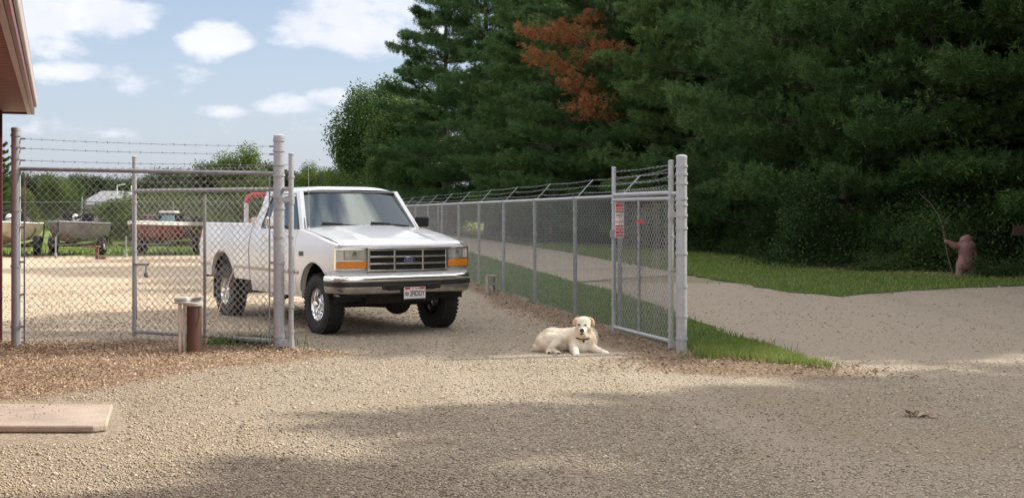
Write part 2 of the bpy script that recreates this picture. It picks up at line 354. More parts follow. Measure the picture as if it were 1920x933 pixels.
M['chassis'] = pmat('underbody', (.030, .026, .022), (.012, .011, .010), 8, .8, bump=.4)
M['amber'] = pmat('amber_lens', (.75, .27, .02), (.60, .19, .012), 60, .15, coat=.5)
M['lens'] = pmat('clear_lens', (.46, .46, .41), (.30, .30, .27), 9, .12, .25, coat=.8)
M['lensb'] = pmat('marker_lens', (.62, .61, .55), (.5, .5, .45), 12, .15, coat=.6)
M['reflector'] = pmat('reflector', (.85, .85, .82), (.6, .6, .58), 20, .15, .9)
M['red'] = pmat('red_paint', (.46, .035, .03), (.34, .024, .022), 8, .4, coat=.3)
M['redlens'] = pmat('red_lens', (.42, .012, .012), (.3, .01, .01), 30, .2, coat=.5)
M['white'] = pmat('white_paint', (.78, .78, .76), (.66, .66, .64), 6, .45)
M['seat'] = pmat('seat_fabric', (.13, .13, .135), (.09, .09, .095), 20, .9)
M['blue'] = pmat('blue_enamel', (.015, .04, .19), (.012, .03, .15), 9, .2, coat=.6)
M['gold'] = pmat('beige_stripe', (.50, .42, .30), (.42, .34, .24), 5, .4)
M['cyl'] = pmat('brown_casing', (.13, .062, .048), (.085, .042, .034), 5, .6, bump=.15, stretch=(1, 1, .3))
M['pvc'] = pmat('grey_pvc', (.60, .585, .54), (.46, .44, .40), 8, .5)
M['pvcw'] = pmat('cream_pvc', (.72, .66, .55), (.6, .54, .45), 8, .5)
M['stick'] = pmat('pale_rod', (.74, .52, .40), (.66, .44, .33), 8, .6)
M['conc'] = pmat('concrete', (.46, .385, .32), (.33, .275, .23), 2.6, .9, bump=.4, bscale=60, detail=11)
M['block'] = pmat('block_concrete', (.34, .31, .27), (.25, .225, .195), 14, .95, bump=.6, bscale=90)
M['soffit'] = pmat('soffit_boards', (.30, .125, .085), (.22, .088, .06), 5, .6, stretch=(1, 6, 1))
M['fascia'] = pmat('maroon_fascia', (.20, .065, .062), (.155, .05, .048), 6, .4)
M['trim'] = pmat('pale_trim', (.52, .47, .46), (.45, .40, .39), 6, .5)
M['wallred'] = pmat('red_siding', (.17, .045, .055), (.13, .036, .044), 4, .6)
M['roofgrey'] = pmat('roof_grey', (.24, .25, .27), (.19, .20, .22), 4, .7)
M['statue'] = pmat('brown_statue', (.25, .135, .125), (.16, .08, .074), 9, .75, bump=.6, bscale=30)
M['board'] = pmat('brown_board', (.075, .034, .028), (.05, .022, .018), 6, .8)
M['alu'] = pmat('aluminium_hull', (.155, .145, .14), (.105, .10, .097), 4, .45, .3)
M['tan'] = pmat('tan_hull', (.27, .225, .155), (.21, .175, .12), 3, .45)
M['rusty'] = pmat('rusty_steel', (.19, .085, .05), (.11, .05, .035), 9, .8)
M['dkmetal'] = pmat('dark_trailer_steel', (.055, .05, .05), (.03, .028, .028), 8, .6, .3)
M['shed'] = pmat('dark_shed', (.085, .06, .05), (.06, .042, .036), 4, .8)
M['maroon'] = pmat('maroon_gelcoat', (.115, .014, .02), (.085, .011, .016), 4, .25, coat=.4)
M['signred'] = pmat('sign_red', (.52, .05, .06), (.44, .04, .05), 12, .45)
M['signwhite'] = pmat('sign_white', (.78, .75, .74), (.70, .67, .66), 12, .45)
M['signdark'] = pmat('sign_dark', (.03, .03, .05), (.02, .02, .03), 12, .5)
M['pink'] = pmat('pink_tape', (.62, .10, .12), (.5, .07, .09), 12, .6)
def dusty_paint():
    m = M['paint']; nt = m.node_tree; b = nt.nodes['Principled BSDF']; L = nt.links; src = b.inputs['Base Color'].links[0].from_socket
    tc = nt.nodes.new('ShaderNodeTexCoord'); sp = nt.nodes.new('ShaderNodeSeparateXYZ'); L.new(tc.outputs['Object'], sp.inputs[0]); nz = nt.nodes.new('ShaderNodeTexNoise'); nz.inputs['Scale'].default_value = 7; nz.inputs['Detail'].default_value = 8; L.new(tc.outputs['Object'], nz.inputs[0])
    mr = nt.nodes.new('ShaderNodeMapRange'); L.new(nmath(nt, 'ADD', sp.outputs[2], nmath(nt, 'MULTIPLY', nz.outputs[0], .45)), mr.inputs[0]); mr.inputs[1].default_value = .70; mr.inputs[2].default_value = 1.08; mr.inputs[3].default_value = .38; mr.inputs[4].default_value = .0
    mx = nt.nodes.new('ShaderNodeMixRGB'); L.new(mr.outputs[0], mx.inputs[0]); L.new(src, mx.inputs[1]); mx.inputs[2].default_value = (.40, .33, .24, 1); L.new(mx.outputs[0], b.inputs['Base Color'])
    L.new(nmath(nt, 'SUBTRACT', .7, nmath(nt, 'MULTIPLY', mr.outputs[0], 1.1)), b.inputs['Coat Weight'])
dusty_paint()
def glassmat(name, tint, ior=1.5, boost=1.0):
    m = bpy.data.materials.new(name); m.use_nodes = True; nt = m.node_tree; nt.nodes.clear()
    o = nt.nodes.new('ShaderNodeOutputMaterial'); t = nt.nodes.new('ShaderNodeBsdfTransparent'); t.inputs[0].default_value = c4(tint)
    g = nt.nodes.new('ShaderNodeBsdfGlossy'); g.inputs['Roughness'].default_value = .015; g.inputs[0].default_value = (.88, .98, .95, 1)
    f = nt.nodes.new('ShaderNodeFresnel'); f.inputs[0].default_value = ior; mx = nt.nodes.new('ShaderNodeMixShader')
    nt.links.new(nmath(nt, 'MULTIPLY', f.outputs[0], boost), mx.inputs[0]); nt.links.new(t.outputs[0], mx.inputs[1]); nt.links.new(g.outputs[0], mx.inputs[2]); nt.links.new(mx.outputs[0], o.inputs[0])
    return m
M['glass'] = glassmat('windshield_glass', (.70, .80, .75), 2.4, 1.25)
M['sideglass'] = glassmat('side_glass', (.40, .48, .52), 2.3)
def dogmat():
    m = bpy.data.materials.new('dog_coat'); m.use_nodes = True; nt = m.node_tree; b = nt.nodes['Principled BSDF']; L = nt.links; N = nt.nodes
    b.inputs['Roughness'].default_value = .85; b.inputs['Specular IOR Level'].default_value = .15
    tc = N.new('ShaderNodeTexCoord'); nz = N.new('ShaderNodeTexNoise'); nz.inputs['Scale'].default_value = 9; nz.inputs['Detail'].default_value = 5; L.new(tc.outputs['Object'], nz.inputs[0])
    rp = N.new('ShaderNodeValToRGB'); e = rp.color_ramp.elements; e[0].position = .35; e[1].position = .66; e[0].color = c4((.66, .55, .40)); e[1].color = c4((.80, .75, .66)); L.new(nz.outputs[0], rp.inputs[0])
    L.new(rp.outputs[0], b.inputs['Base Color'])
    n2 = N.new('ShaderNodeTexNoise'); n2.inputs['Scale'].default_value = 70; n2.inputs['Detail'].default_value = 3; mp = N.new('ShaderNodeMapping'); mp.inputs['Scale'].default_value = (.5, 1, 1.2); L.new(tc.outputs['Object'], mp.inputs[0]); L.new(mp.outputs[0], n2.inputs[0])
    bp = N.new('ShaderNodeBump'); bp.inputs['Strength'].default_value = .35; bp.inputs['Distance'].default_value = .006; L.new(n2.outputs[0], bp.inputs['Height']); L.new(bp.outputs[0], b.inputs['Normal'])
    return m
M['dog'] = dogmat()
M['ear'] = pmat('dog_ear', (.62, .44, .27), (.50, .33, .19), 14, .85)
M['nose'] = pmat('dog_nose', (.02, .015, .014), (.012, .01, .01), 20, .4)
M['pebble'] = leafmat('pebble', [(.06, .05, .042), (.20, .165, .125), (.37, .31, .225), (.56, .50, .385), (.26, .23, .19)], 0, .85, .8)
M['chip'] = leafmat('wood_chip', [(.16, .105, .072), (.32, .23, .155), (.45, .345, .24), (.60, .49, .36)], 0, .85, .8)
M['dryleaf'] = leafmat('dry_leaf', [(.12, .08, .055), (.22, .15, .10), (.33, .245, .165), (.45, .36, .26)], .1, .8, .8)

# ------------------------------------------------------------------ setting: ground, yard, road, verges
def big_ground():
    mb = MB(); s = 3000
    mb.add([(-s, -200, -.004), (s, -200, -.004), (s, s, -.004), (-s, s, -.004)], [(0, 1, 2, 3)])
    return structure(mb.build('ground', M['dry']))
big_ground()
sheet('lawn', [(-160, 44.6), (-160, 420), (60, 420), (40, 150), (-8, 100), (-3, 44.6)], .002, M['lawn'])
FD = Vector((-.205, 1.0))                                    # the long fence runs this way
def fence_pt(d): return Vector((1.967 - .205 * (d - 13.7), d))
yard = [(-70, 2), (-70, 44.5), (-24, 44.5), (-4.6, 44.5), (-2.1, 34), (.6, 20.5), (1.9, 14), (2.9, 13.2), (3.5, 12.4), (3.8, 2), (3.8, -40), (-70, -40)]
sheet('gravel_yard', [(-60, 12.2), (-60, 44.5), (-4.7, 44.5), (-2.3, 34), (.45, 20.5), (.9, 12.2)], .004, M['yard'])
road_hi = [(16, 26.3), (10.9, 26.2), (8.0, 24.6), (6.07, 22.8), (5.3, 24.6), (4.4, 31), (3.3, 39.4), (2.3, 47), (1.0, 56), (-2.4, 75), (-9, 105), (-22, 170)]
road_lo = [(-24, 168), (-11, 103), (-5.6, 72), (-1.5, 47), (.55, 33.2), (1.36, 27.6), (2.06, 24.2), (2.6, 18.2), (2.93, 14.7), (3.13, 12.5), (3.6, 11.2)]
sheet('dirt_road', wobble([p for p in road_hi if p[1] > 27] + [p for p in road_lo if p[1] > 27.5], .5, .05, 5), .012, M['road'])
strip = [(p[0] - .02, p[1]) for p in road_lo[2:]][:-1]
strip = strip + [(2.95, 12.75), (2.1, 13.75)] + [tuple(fence_pt(d) + Vector((.02, 0))) for d in (14.5, 20, 30, 45, 71)]
sheet('grass_strip', wobble(strip, .4, .06, 6), .016, M['soil'])
wood_edge = [(17, 27.8), (12, 28.3), (10.7, 29.8), (7.9, 33), (6.9, 45), (3.4, 60), (-.5, 76), (-6, 104)]
verge = [(p[0] + .02, p[1]) for p in road_hi[:-1]] + [(p[0] + .9, p[1] + .6) for p in wood_edge[::-1]]
sheet('grass_verge', wobble(verge, .5, .07, 7), .016, M['soil'])
sheet('forest_floor', wobble([(17, 27.6)] + wood_edge[1:] + [(20, 120), (70, 120), (70, 26)], .8, .12, 8), .020, M['litter'])
bed = [(-7.5, 9.6), (-7.5, 15.3), (-6, 14.75), (-4.6, 14.95), (-3.0, 14.55), (-2.2, 13.9), (-1.7, 13.5), (-2.2, 12.9), (-3.0, 12.2), (-3.4, 11.2), (-3.9, 10.3), (-4.4, 10.0)]
dirt = [(1.2, 12.3), (2.0, 11.75), (3.2, 11.6), (3.6, 11.9), (3.3, 12.4), (2.6, 13.1), (2.15, 13.8)] + [tuple(fence_pt(d) + Vector((.03, 0))) for d in (15, 22, 30, 40)] + [tuple(fence_pt(d) + Vector((-.55, 0))) for d in (40, 30, 23)] + [(-.3, 20.6), (.35, 16.4), (.95, 14.5), (1.25, 13.9), (1.4, 13.1)]
def cover(P, poly, sig, rg):
    m = np.zeros(len(P))
    for k in range(20): m += inpoly(P + rg.normal(0, sig, 2), poly)
    return m / 20
soil_line = [(-8, 14.1), (-8, 14.85), (-4, 14.7), (-2.9, 14.4), (-1.9, 13.8), (-1.3, 13.3), (-2.3, 13.5), (-4, 14.0)]
def gravel_drive():
    rg = np.random.default_rng(2); xs = np.arange(-14, 18.01, .16); ys = np.concatenate([[-60, -20, -5, 0, 3], np.arange(5, 27.4, .16)]); X, Y = np.meshgrid(xs, ys); P = np.stack([X.ravel(), Y.ravel()], 1)
    r = cover(P, bed, .30, rg); g = np.maximum(cover(P, dirt, .16, rg), cover(P, soil_line, .10, rg)); b = cover(P, road_hi[:7] + road_lo[4:] + [(3.9, 10.2), (8, 9.0), (16, 8)], .5, rg)
    for off in (-.85, .85):                                  # packed wheel tracks through the gateway
        c = .35 - .16 * (P[:, 1] - 12) + off; b = np.maximum(b, .75 * np.exp(-((P[:, 0] - c) / .32) ** 2) * (P[:, 1] > 6) * (P[:, 1] < 20))
        c = 5.8 + .06 * (P[:, 1] - 12) + off; b = b - .55 * np.exp(-((P[:, 0] - c - 1.4) / .3) ** 2) * (P[:, 1] > 9)
    z = .008 - .0035 * 0 + np.zeros(len(P)); V = np.stack([P[:, 0], P[:, 1], z], 1); nx = len(xs); q = (np.arange(len(ys) - 1)[:, None] * nx + np.arange(nx - 1)[None]).ravel()
    yard_hole = (P[q, 1] > 16.2) & (P[q, 0] < -1.4 - .35 * 0 + 0 * P[q, 1]) & (P[q, 1] > 16.2)
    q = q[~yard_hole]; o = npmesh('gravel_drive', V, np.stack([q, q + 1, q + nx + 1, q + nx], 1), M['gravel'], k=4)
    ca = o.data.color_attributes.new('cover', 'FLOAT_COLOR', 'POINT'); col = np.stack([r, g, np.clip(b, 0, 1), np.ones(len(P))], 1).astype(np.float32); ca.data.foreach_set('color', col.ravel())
    structure(o)
gravel_drive()

# ------------------------------------------------------------------ scattered ground cover
def pebbles(name, P, size, mat, z0=.012, flat=.65):
    n = len(P); base = np.array([(1, 0, 0), (0, 1, 0), (-1, 0, 0), (0, -1, 0), (0, 0, 1), (0, 0, -.6)], float)
    tri = np.array([(0, 1, 4), (1, 2, 4), (2, 3, 4), (3, 0, 4), (1, 0, 5), (2, 1, 5), (3, 2, 5), (0, 3, 5)])
    sz = size[:, None, None]; J = base[None] * rng.uniform(.6, 1.25, (n, 6, 1)) + rng.normal(0, .12, (n, 6, 3)); J[:, :, 2] *= flat; J *= sz
    a = rng.uniform(0, 2 * PI, n); c, s_ = np.cos(a)[:, None], np.sin(a)[:, None]
    X = J[:, :, 0] * c - J[:, :, 1] * s_; Y = J[:, :, 0] * s_ + J[:, :, 1] * c
    V = np.stack([X + P[:, :1], Y + P[:, 1:2], J[:, :, 2] + z0], 2).reshape(-1, 3)
    F = (tri[None] + (np.arange(n) * 6)[:, None, None]).reshape(-1, 3)
    return npmesh(name, V, F, mat)
def frame_pts(n, d0, d1, lo=-.43, hi=.43, power=2.0):
    d = d0 * (d1 / d0) ** (rng.uniform(0, 1, n) ** 1.0); u = rng.uniform(lo, hi, n)
    return np.stack([u * d, d], 1)
def fence_x(d): return 1.887 - .205 * (d - 13.7)
def gravel_scatter():
    P = np.vstack([frame_pts(110000, 6.0, 13.2), frame_pts(60000, 12.0, 27.0)])
    P = P[~inpoly(P, bed) | (rng.uniform(0, 1, len(P)) < .22)]; P = P[~inpoly(P, dirt) | (rng.uniform(0, 1, len(P)) < .25)]
    P = P[~inpoly(P, strip)]; P = P[~inpoly(P, verge)]; P = P[~((P[:, 1] > 12.5) & (P[:, 0] > fence_x(P[:, 1])) & (rng.uniform(0, 1, len(P)) < .35))]; P = P[~((P[:, 0] < -2.8) & (P[:, 1] > 8.3) & (P[:, 1] < 10.2) & (P[:, 0] < -2.75 - .37 * (P[:, 1] - 8.8)))]
    dens = .5 + .5 * np.sin(P[:, 0] * 1.3 + 1.1 * np.sin(P[:, 1] * .9)) * np.cos(P[:, 1] * .7 + P[:, 0] * .4)
    P = P[rng.uniform(0, 1, len(P)) < (.35 + .65 * dens) * np.where(P[:, 0] > 1.5, .6, 1.0)]
    sz = rng.gamma(2.2, .0022, len(P)) + .003; sz = np.clip(sz, .003, .024) * np.clip(P[:, 1] / 12, 1, 1.5)
    stuff(pebbles('gravel_stones', P, sz, M['pebble'], .010), 'loose tan and grey gravel stones covering the drive', 'gravel')
gravel_scatter()
def chip_scatter(name, P, lens, mat, zmax=.03, z0=.016):
    n = len(P); L = lens[:, None]; a = rng.uniform(0, 2 * PI, n); t = np.stack([np.cos(a), np.sin(a), rng.normal(0, .28, n)], 1); q = np.stack([-np.sin(a), np.cos(a), rng.normal(0, .5, n)], 1)
    w = L * rng.uniform(.18, .5, (n, 1)); C = np.concatenate([P, (z0 + rng.uniform(0.003, zmax, n))[:, None]], 1)
    V = np.stack([C - t * L / 2 - q * w * .3, C + q * w / 2, C + t * L / 2, C - q * w / 2 + np.array([0, 0, .004])], 1).reshape(-1, 3)
    F = np.arange(n * 4).reshape(n, 4)
    return npmesh(name, V, F, mat, k=4)
def chips():
    P = sample_poly(bed, 34000); Q = sample_poly(bed, 12000); P = np.vstack([P, Q + rng.normal(0, .45, Q.shape)]); P = P[~((P[:, 1] < 10.25) & (P[:, 1] > 8.5) & (P[:, 0] < -3.2))]
    stuff(chip_scatter('wood_chips', P, rng.uniform(.012, .038, len(P)), M['chip']), 'reddish brown wood chips spread below the left fence', 'mulch')
    Q = np.vstack([sample_poly(dirt, 9000) + rng.normal(0, .12, (9000, 2)), sample_poly([(-8, 13.9), (-8, 14.8), (-2.9, 14.5), (-2.4, 13.7)], 3000), sample_poly([(.6, 12.0), (3.9, 11.3), (3.6, 12.6), (1.2, 13.6)], 1600)])
    stuff(chip_scatter('leaf_litter', Q, rng.uniform(.015, .055, len(Q)), M['dryleaf'], .025, .02), 'dead leaves and pine needles lying along the fence foot', 'litter')
    E = np.vstack([sample_poly([(17, 27.6)] + wood_edge[1:5] + [(9, 50), (17, 34)], 5000)])
    stuff(chip_scatter('forest_litter', E, rng.uniform(.05, .14, len(E)), M['dryleaf'], .03, .02), 'brown leaf litter under the trees at the wood edge', 'litter')
chips()
def blades(name, P, h, w, label, mat=None):
    n = len(P); a = rng.uniform(0, 2 * PI, n); b = rng.uniform(0, 2 * PI, n); ln = h * rng.uniform(.1, .9, n)
    hh = h * rng.uniform(.5, 1.2, n); ww = w * rng.uniform(.6, 1.3, n)
    q = np.stack([np.cos(a), np.sin(a), np.zeros(n)], 1) * ww[:, None] / 2; l = np.stack([np.cos(b) * ln, np.sin(b) * ln, hh], 1)
    C = np.concatenate([P, np.full((n, 1), .012)], 1); mid = C + l * np.array([.35, .35, .62])
    V = np.stack([C - q, C + q, mid + q * .75, mid - q * .75, C + l], 1).reshape(-1, 3); o = (np.arange(n) * 5)[:, None]
    F = np.concatenate([o + np.array([[0, 1, 2]]), o + np.array([[0, 2, 3]]), o + np.array([[3, 2, 4]])])
    return stuff(npmesh(name, V, F, mat or M['grass']), label, 'grass')
def grass():
    near = strip
    P = sample_poly([p for p in near], 60000); Q = sample_poly(near, 6000) + rng.normal(0, .16, (6000, 2)); Q = Q[Q[:, 0] > fence_x(Q[:, 1]) - .15]; P = np.vstack([P, Q]); k = rng.uniform(0, 1, len(P)) < np.clip(22 / P[:, 1], .15, 1.0); P = P[k]
    f = np.abs(np.sin(P[:, 0] * 3.1 + P[:, 1])) * .5 + .6
    blades('strip_grass', P, .075 * f, .011 + P[:, 1] * .0002, 'short green grass growing between the long fence and the road')
    tip = [(1.95, 13.2), (2.2, 14.4), (2.9, 14.6), (3.05, 12.9), (3.25, 12.2), (2.9, 12.5), (2.5, 13.0)]
    P = sample_poly(tip, 5000); P = np.vstack([P, sample_poly(tip, 900) + rng.normal(0, .13, (900, 2))]); blades('strip_tip_grass', P, np.full(len(P), .085), .010, 'mown grass tapering to a point beside the right gate post')
    P = sample_poly(verge, 45000); Q = sample_poly(verge, 5000) + rng.normal(0, .35, (5000, 2)); Q = Q[Q[:, 1] > 22.4]; P = np.vstack([P, Q]); P = P[(P[:, 1] < 60)]
    blades('verge_grass', P, np.where(P[:, 1] > 33, .11, .075) * rng.uniform(.7, 1.3, len(P)), .022, 'green grass verge between the dirt road and the wood')
    P = np.stack([rng.normal(-3.08, .22, 900), rng.normal(14.45, .07, 900)], 1); P = np.vstack([P, np.stack([rng.uniform(-3.7, -2.8, 500), rng.normal(14.4, .07, 500)], 1)])
    blades('grass_tuft', P, np.full(len(P), .13) * rng.uniform(.6, 1.2, len(P)), .011, 'bright green grass tuft below the left gate')
    P = np.stack([rng.uniform(-45, -3, 16000), rng.uniform(44.6, 60, 16000)], 1)
    blades('yard_edge_grass', P, np.full(len(P), .14), .04, 'long lawn grass along the far side of the boat yard')
grass()

# ------------------------------------------------------------------ chain link helpers
def chain_mesh(name, A, B, z0, z1, mat, parent, a=.0425, wr=.0030, zig=None, knuckle=.03, zfun=None):
    """woven zigzag wires between two plan points"""
    A = np.array(A, float); B = np.array(B, float); L = np.linalg.norm(B - A); t = (B - A) / L; nrm = np.array([-t[1], t[0]])
    nw = int(L / a); st = zig or a; ns = int((z1 - z0) / st)
    k = np.arange(nw)[:, None]; i = np.arange(ns + 1)[None, :]
    odd = ((i + k) % 2).astype(float)
    u = (k + odd) * a; z = z0 + i * st + np.zeros_like(u); off = np.where(((i // 1) % 2) == 0, 1, -1) * wr * .9
    C = np.stack([A[0] + t[0] * u + nrm[0] * off, A[1] + t[1] * u + nrm[1] * off, z], 2)
    ring = np.array([(math.cos(x), math.sin(x)) for x in (PI / 2, PI / 2 + 2.094, PI / 2 + 4.189)]) * wr
    R3 = ring[:, 0][:, None] * np.array([t[0], t[1], 0]) * 1.3 + ring[:, 1][:, None] * np.array([nrm[0], nrm[1], 0])
    V = (C[:, :, None, :] + R3[None, None]).reshape(-1, 3)
    base = (np.arange(nw)[:, None] * (ns + 1) + np.arange(ns)[None, :]).reshape(-1) * 3
    F = np.concatenate([np.stack([base + j, base + (j + 1) % 3, base + 3 + (j + 1) % 3, base + 3 + j], 1) for j in range(3)])
    return npmesh(name, V, F, mat, parent, k=4)
def barbed(mb, A, B, sag=.03, r=.0032, step=.13, seed=0):
    A, B = Vector(A), Vector(B); L = (B - A).length; n = max(6, int(L / .06)); t = (B - A).normalized(); rg = random.Random(seed)
    nn = t.cross(Vector((0, 0, 1))).normalized()
    pts = []
    for i in range(n + 1):
        f = i / n; p = A.lerp(B, f); p.z -= sag * 4 * f * (1 - f) + rg.gauss(0, .0015); pts.append(p)
    mb.tube(pts, r, 4, cap=False)
    k = int(L / step)
    for j in range(1, k):
        p = A.lerp(B, j / k); p.z -= sag * 4 * (j / k) * (1 - j / k)
        for s in (-1, 1):
            d = (nn * s * .7 + Vector((0, 0, rg.choice((-1, 1)))) * .8 + t * rg.uniform(-.3, .3)).normalized() * .022
            mb.tube([p - d * .6, p + d], [r * 1.1, r * .6], 3, cap=False)
def post(parent, name, x, y, h, r, mat, bands=(), cap=True, z0=-.05):
    mb = MB(); mb.tube([(x, y, z0), (x, y, h - r * .5)], r, 14)
    for z in bands: mb.lathe([(r + .001, z - .013), (r + .009, z - .013), (r + .009, z + .013), (r + .001, z + .013)], 14, c=(x, y, 0), closed=True)
    if cap: mb.lathe([(r + .003, h - r * .7), (r + .003, h - r * .15), (r * .9, h - r * .02), (r * .55, h + r * .12), (.001, h + r * .16)], 14, c=(x, y, 0))
    return mb.build(name, mat, parent, smooth=True)

# ---- fixed fence panel on the left, from the building to the thick gate post
LP0 = Vector(G(30, 652)); LP1 = Vector(G(523, 656))
def left_fence():
    root = empty('chain_link_fence', (LP0.x, LP0.y, 0)); tag(root, 'fixed chain link panel with barbed wire between the building and the left gate post', 'fence')
    mi = root.matrix_world.inverted()
    loc = lambda v, z=0: Vector((v.x - LP0.x, v.y - LP0.y, z))
    a, b = loc(LP0), loc(LP1); t = (b - a).normalized()
    post(root, 'end_post', a.x, a.y, 2.56, .052, M['galv'], (.25, .95, 1.6, 2.03, 2.2, 2.34, 2.47))
    post(root, 'gate_post', b.x, b.y, 2.46, .062, M['galv'], (.16, .55, 1.0, 1.30, 1.62, 1.75, 2.0, 2.12, 2.28, 2.40))
    mb = MB(); mb.tube([a + t * .05 + Vector((0, 0, 2.08)), b + t * -.06 + Vector((0, -.0, 2.02))], .024, 10)
    mb.build('top_rail', M['galvold'], root, smooth=True)
    for n_, p, s in (('tension_bar', a, .10), ('tension_bar', b, -.11)):
        mb = MB(); q = p + t * s; mb.box((q.x, q.y, 1.03), (.018, .006, 1.98))
        for z in (.25, .62, 1.0, 1.4, 1.75): mb.box(((p.x + q.x) / 2, (p.y + q.y) / 2, z), (abs(s), .012, .022))
        mb.build(n_, M['galvold'], root)
    chain_mesh('chain_mesh', (a + t * .10).to_2d()[:], (b - t * .10).to_2d()[:], .05, 2.12, M['wire'], root, .0435, .0028)
    for k, z in enumerate((2.43, 2.32, 2.18)):
        mb = MB(); barbed(mb, a + Vector((.05, 0, z)), b + Vector((-.06, 0, z - .10 + .02 * k)), .015, seed=k)
        for q, s in ((a, 1), (b, -1)): mb.tube([q + Vector((s * .05, 0, z if s > 0 else z - .1 + .02 * k)), q + Vector((s * .11, 0, z if s > 0 else z - .1 + .02 * k))], .011, 6)
        mb.build('barbed_wire', M['galvold'], root)
left_fence()
def gate(A, B, h_h, h_f, name_label, rot_in, flip, band_mesh=M['wire'], double=False):
    """gate leaf from its hinge stile A to its free stile B"""
    A, B = Vector(A), Vector(B); root = empty('gate', (A.x, A.y, 0)); tag(root, name_label, 'gate')
    b = Vector((B.x - A.x, B.y - A.y, 0)); t = b.normalized(); L = b.length; z0 = .10
    post(root, 'hinge_stile', 0, 0, h_h, .030, M['galv'], (.22, .5, .92, 1.3, 1.72, 1.98), z0=.02)
    post(root, 'free_stile', b.x, b.y, h_f, .028, M['galv'], (.4, 1.1, 1.7), z0=.04)
    for z in ((1.80, 1.735) if double else (1.84,)):
        mb = MB(); mb.tube([Vector((0, 0, z)), b + Vector((0, 0, z))], .024, 10); mb.build('top_rail', M['galv'], root, smooth=True)
    mb = MB(); mb.tube([Vector((0, 0, z0)), b + Vector((0, 0, z0 - .0))], .024, 10); mb.build('bottom_rail', M['galv'], root, smooth=True)
    m = b * .53; mb = MB(); mb.tube([m + Vector((0, 0, z0 + .02)), m + Vector((0, 0, 1.8))], .019, 8); mb.build('middle_bar', M['galvold'], root, smooth=True)
    off = Vector((-t.y, t.x, 0)) * (.03 * flip)
    chain_mesh('chain_mesh', (off + t * .04).to_2d()[:], (b + off - t * .04).to_2d()[:], z0 - .02, 1.90, band_mesh, root, .0435, .0028)
    for k in range(3):
        mb = MB(); barbed(mb, Vector((0, 0, 1.95 + .085 * k)), b + Vector((0, 0, 1.95 + .075 * k)), .012, seed=10 + k); mb.build('barbed_wire', M['galvold'], root)
    return root, b, t
# left leaf, swung open behind the fixed panel
GL0, GL1 = Vector(G(545, 658)) + Vector((0, .03)), Vector(G(252, 636))
lg, b_, t_ = gate(GL0, GL1, 2.25, 2.27, 'left chain link gate leaf swung open behind the fixed fence panel', 0, 1)
mb = MB(); mb.box(b_ + Vector((.10, -.05, .93)), (.20, .02, .03)); mb.tube([b_ + Vector((.16, -.05, .92)), b_ + Vector((.16, -.05, .78))], .012, 6); mb.box(b_ + Vector((.16, -.05, .80)), (.05, .025, .06)); mb.tube([b_ + Vector((.03, -.03, .92)), b_ + Vector((.04, -.04, .25))], .008, 6)
mb.build('latch', M['galvold'], lg)
for z in (.08, 1.72):
    mb = MB(); mb.box((-.07, -.02, z), (.13, .05, .05)); mb.tube([(-.0, 0, z - .05), (0, 0, z + .05)], .038, 10); mb.build('hinge', M['galv'], lg)
# right leaf, opened inward along the long fence
GR0, GR1 = Vector(G(1258, 656)), Vector(G(1151, 627))
rg_, b_, t_ = gate(GR0, GR1, 2.17, 2.16, 'right chain link gate leaf with the red and white warning sign', 0, -1, M['wire'], double=True)
for z in (.07, 1.55):
    mb = MB(); mb.box((.06, -.01, z), (.12, .05, .06)); mb.tube([(0, 0, z - .05), (0, 0, z + .05)], .038, 10); mb.build('hinge', M['galv'], rg_)
mb = MB(); mb.box(b_ + Vector((-.02, -.04, 1.30)), (.06, .05, .10)); mb.tube([b_ + Vector((0, -.04, .3)), b_ + Vector((0, -.05, 1.3))], .009, 6); mb.build('latch', M['galvold'], rg_)
# sign on the right leaf
def warning_sign():
    p = Vector((GR1.x, GR1.y, 0)); w, h = .115, .50; t = -t_.to_2d().normalized()
    root = empty('warning_sign', (p.x + .065, p.y - .075, 1.50), 0.0)
    tag(root, 'narrow red and white warning sign wired to the right gate leaf', 'sign')
    mb = MB(); mb.box((0, 0, 0), (w, .004, h)); mb.build('sign_panel', M['signwhite'], root, bevel=.006)
    for z, hh in ((.19, .10), (.10, .055), (-.165, .15)): mb = MB(); mb.box((0, -.0045, z), (w * .88, .003, hh)); mb.build('red_field', M['signred'], root)
    Rm = Matrix.Rotation(R(90), 4, 'X')
    for (tx, z, sz, mt) in (('PRIVATE', .19, .034, 'signwhite'), ('PROPERTY', .10, .026, 'signwhite'), ('NO', .035, .05, 'signdark'), ('TRESPASSING', -.045, .0195, 'signred'), ('VIOLATORS', -.12, .023, 'signwhite'), ('WILL BE', -.16, .026, 'signwhite'), ('PROSECUTED', -.205, .0195, 'signwhite')):
        text_mesh('sign_text', tx, sz, M[mt], root, Matrix.Translation((0, -.007, z)) @ Rm, .0008, .0006)
warning_sign()
p = Vector((GR0.x, GR0.y, 0)) + b_ * .50; mb = MB(); mb.box((0, 0, 0), (.10, .006, .034)); mb.box((.03, -.003, -.01), (.06, .004, .03), Matrix.Rotation(.3, 3, 'Y'))
o = mb.build('marker_tag', M['pink']); o.location = (p.x - .02, p.y - .05, 1.47); tag(o, 'small faded red tag tied to the middle bar of the right gate', 'tag')

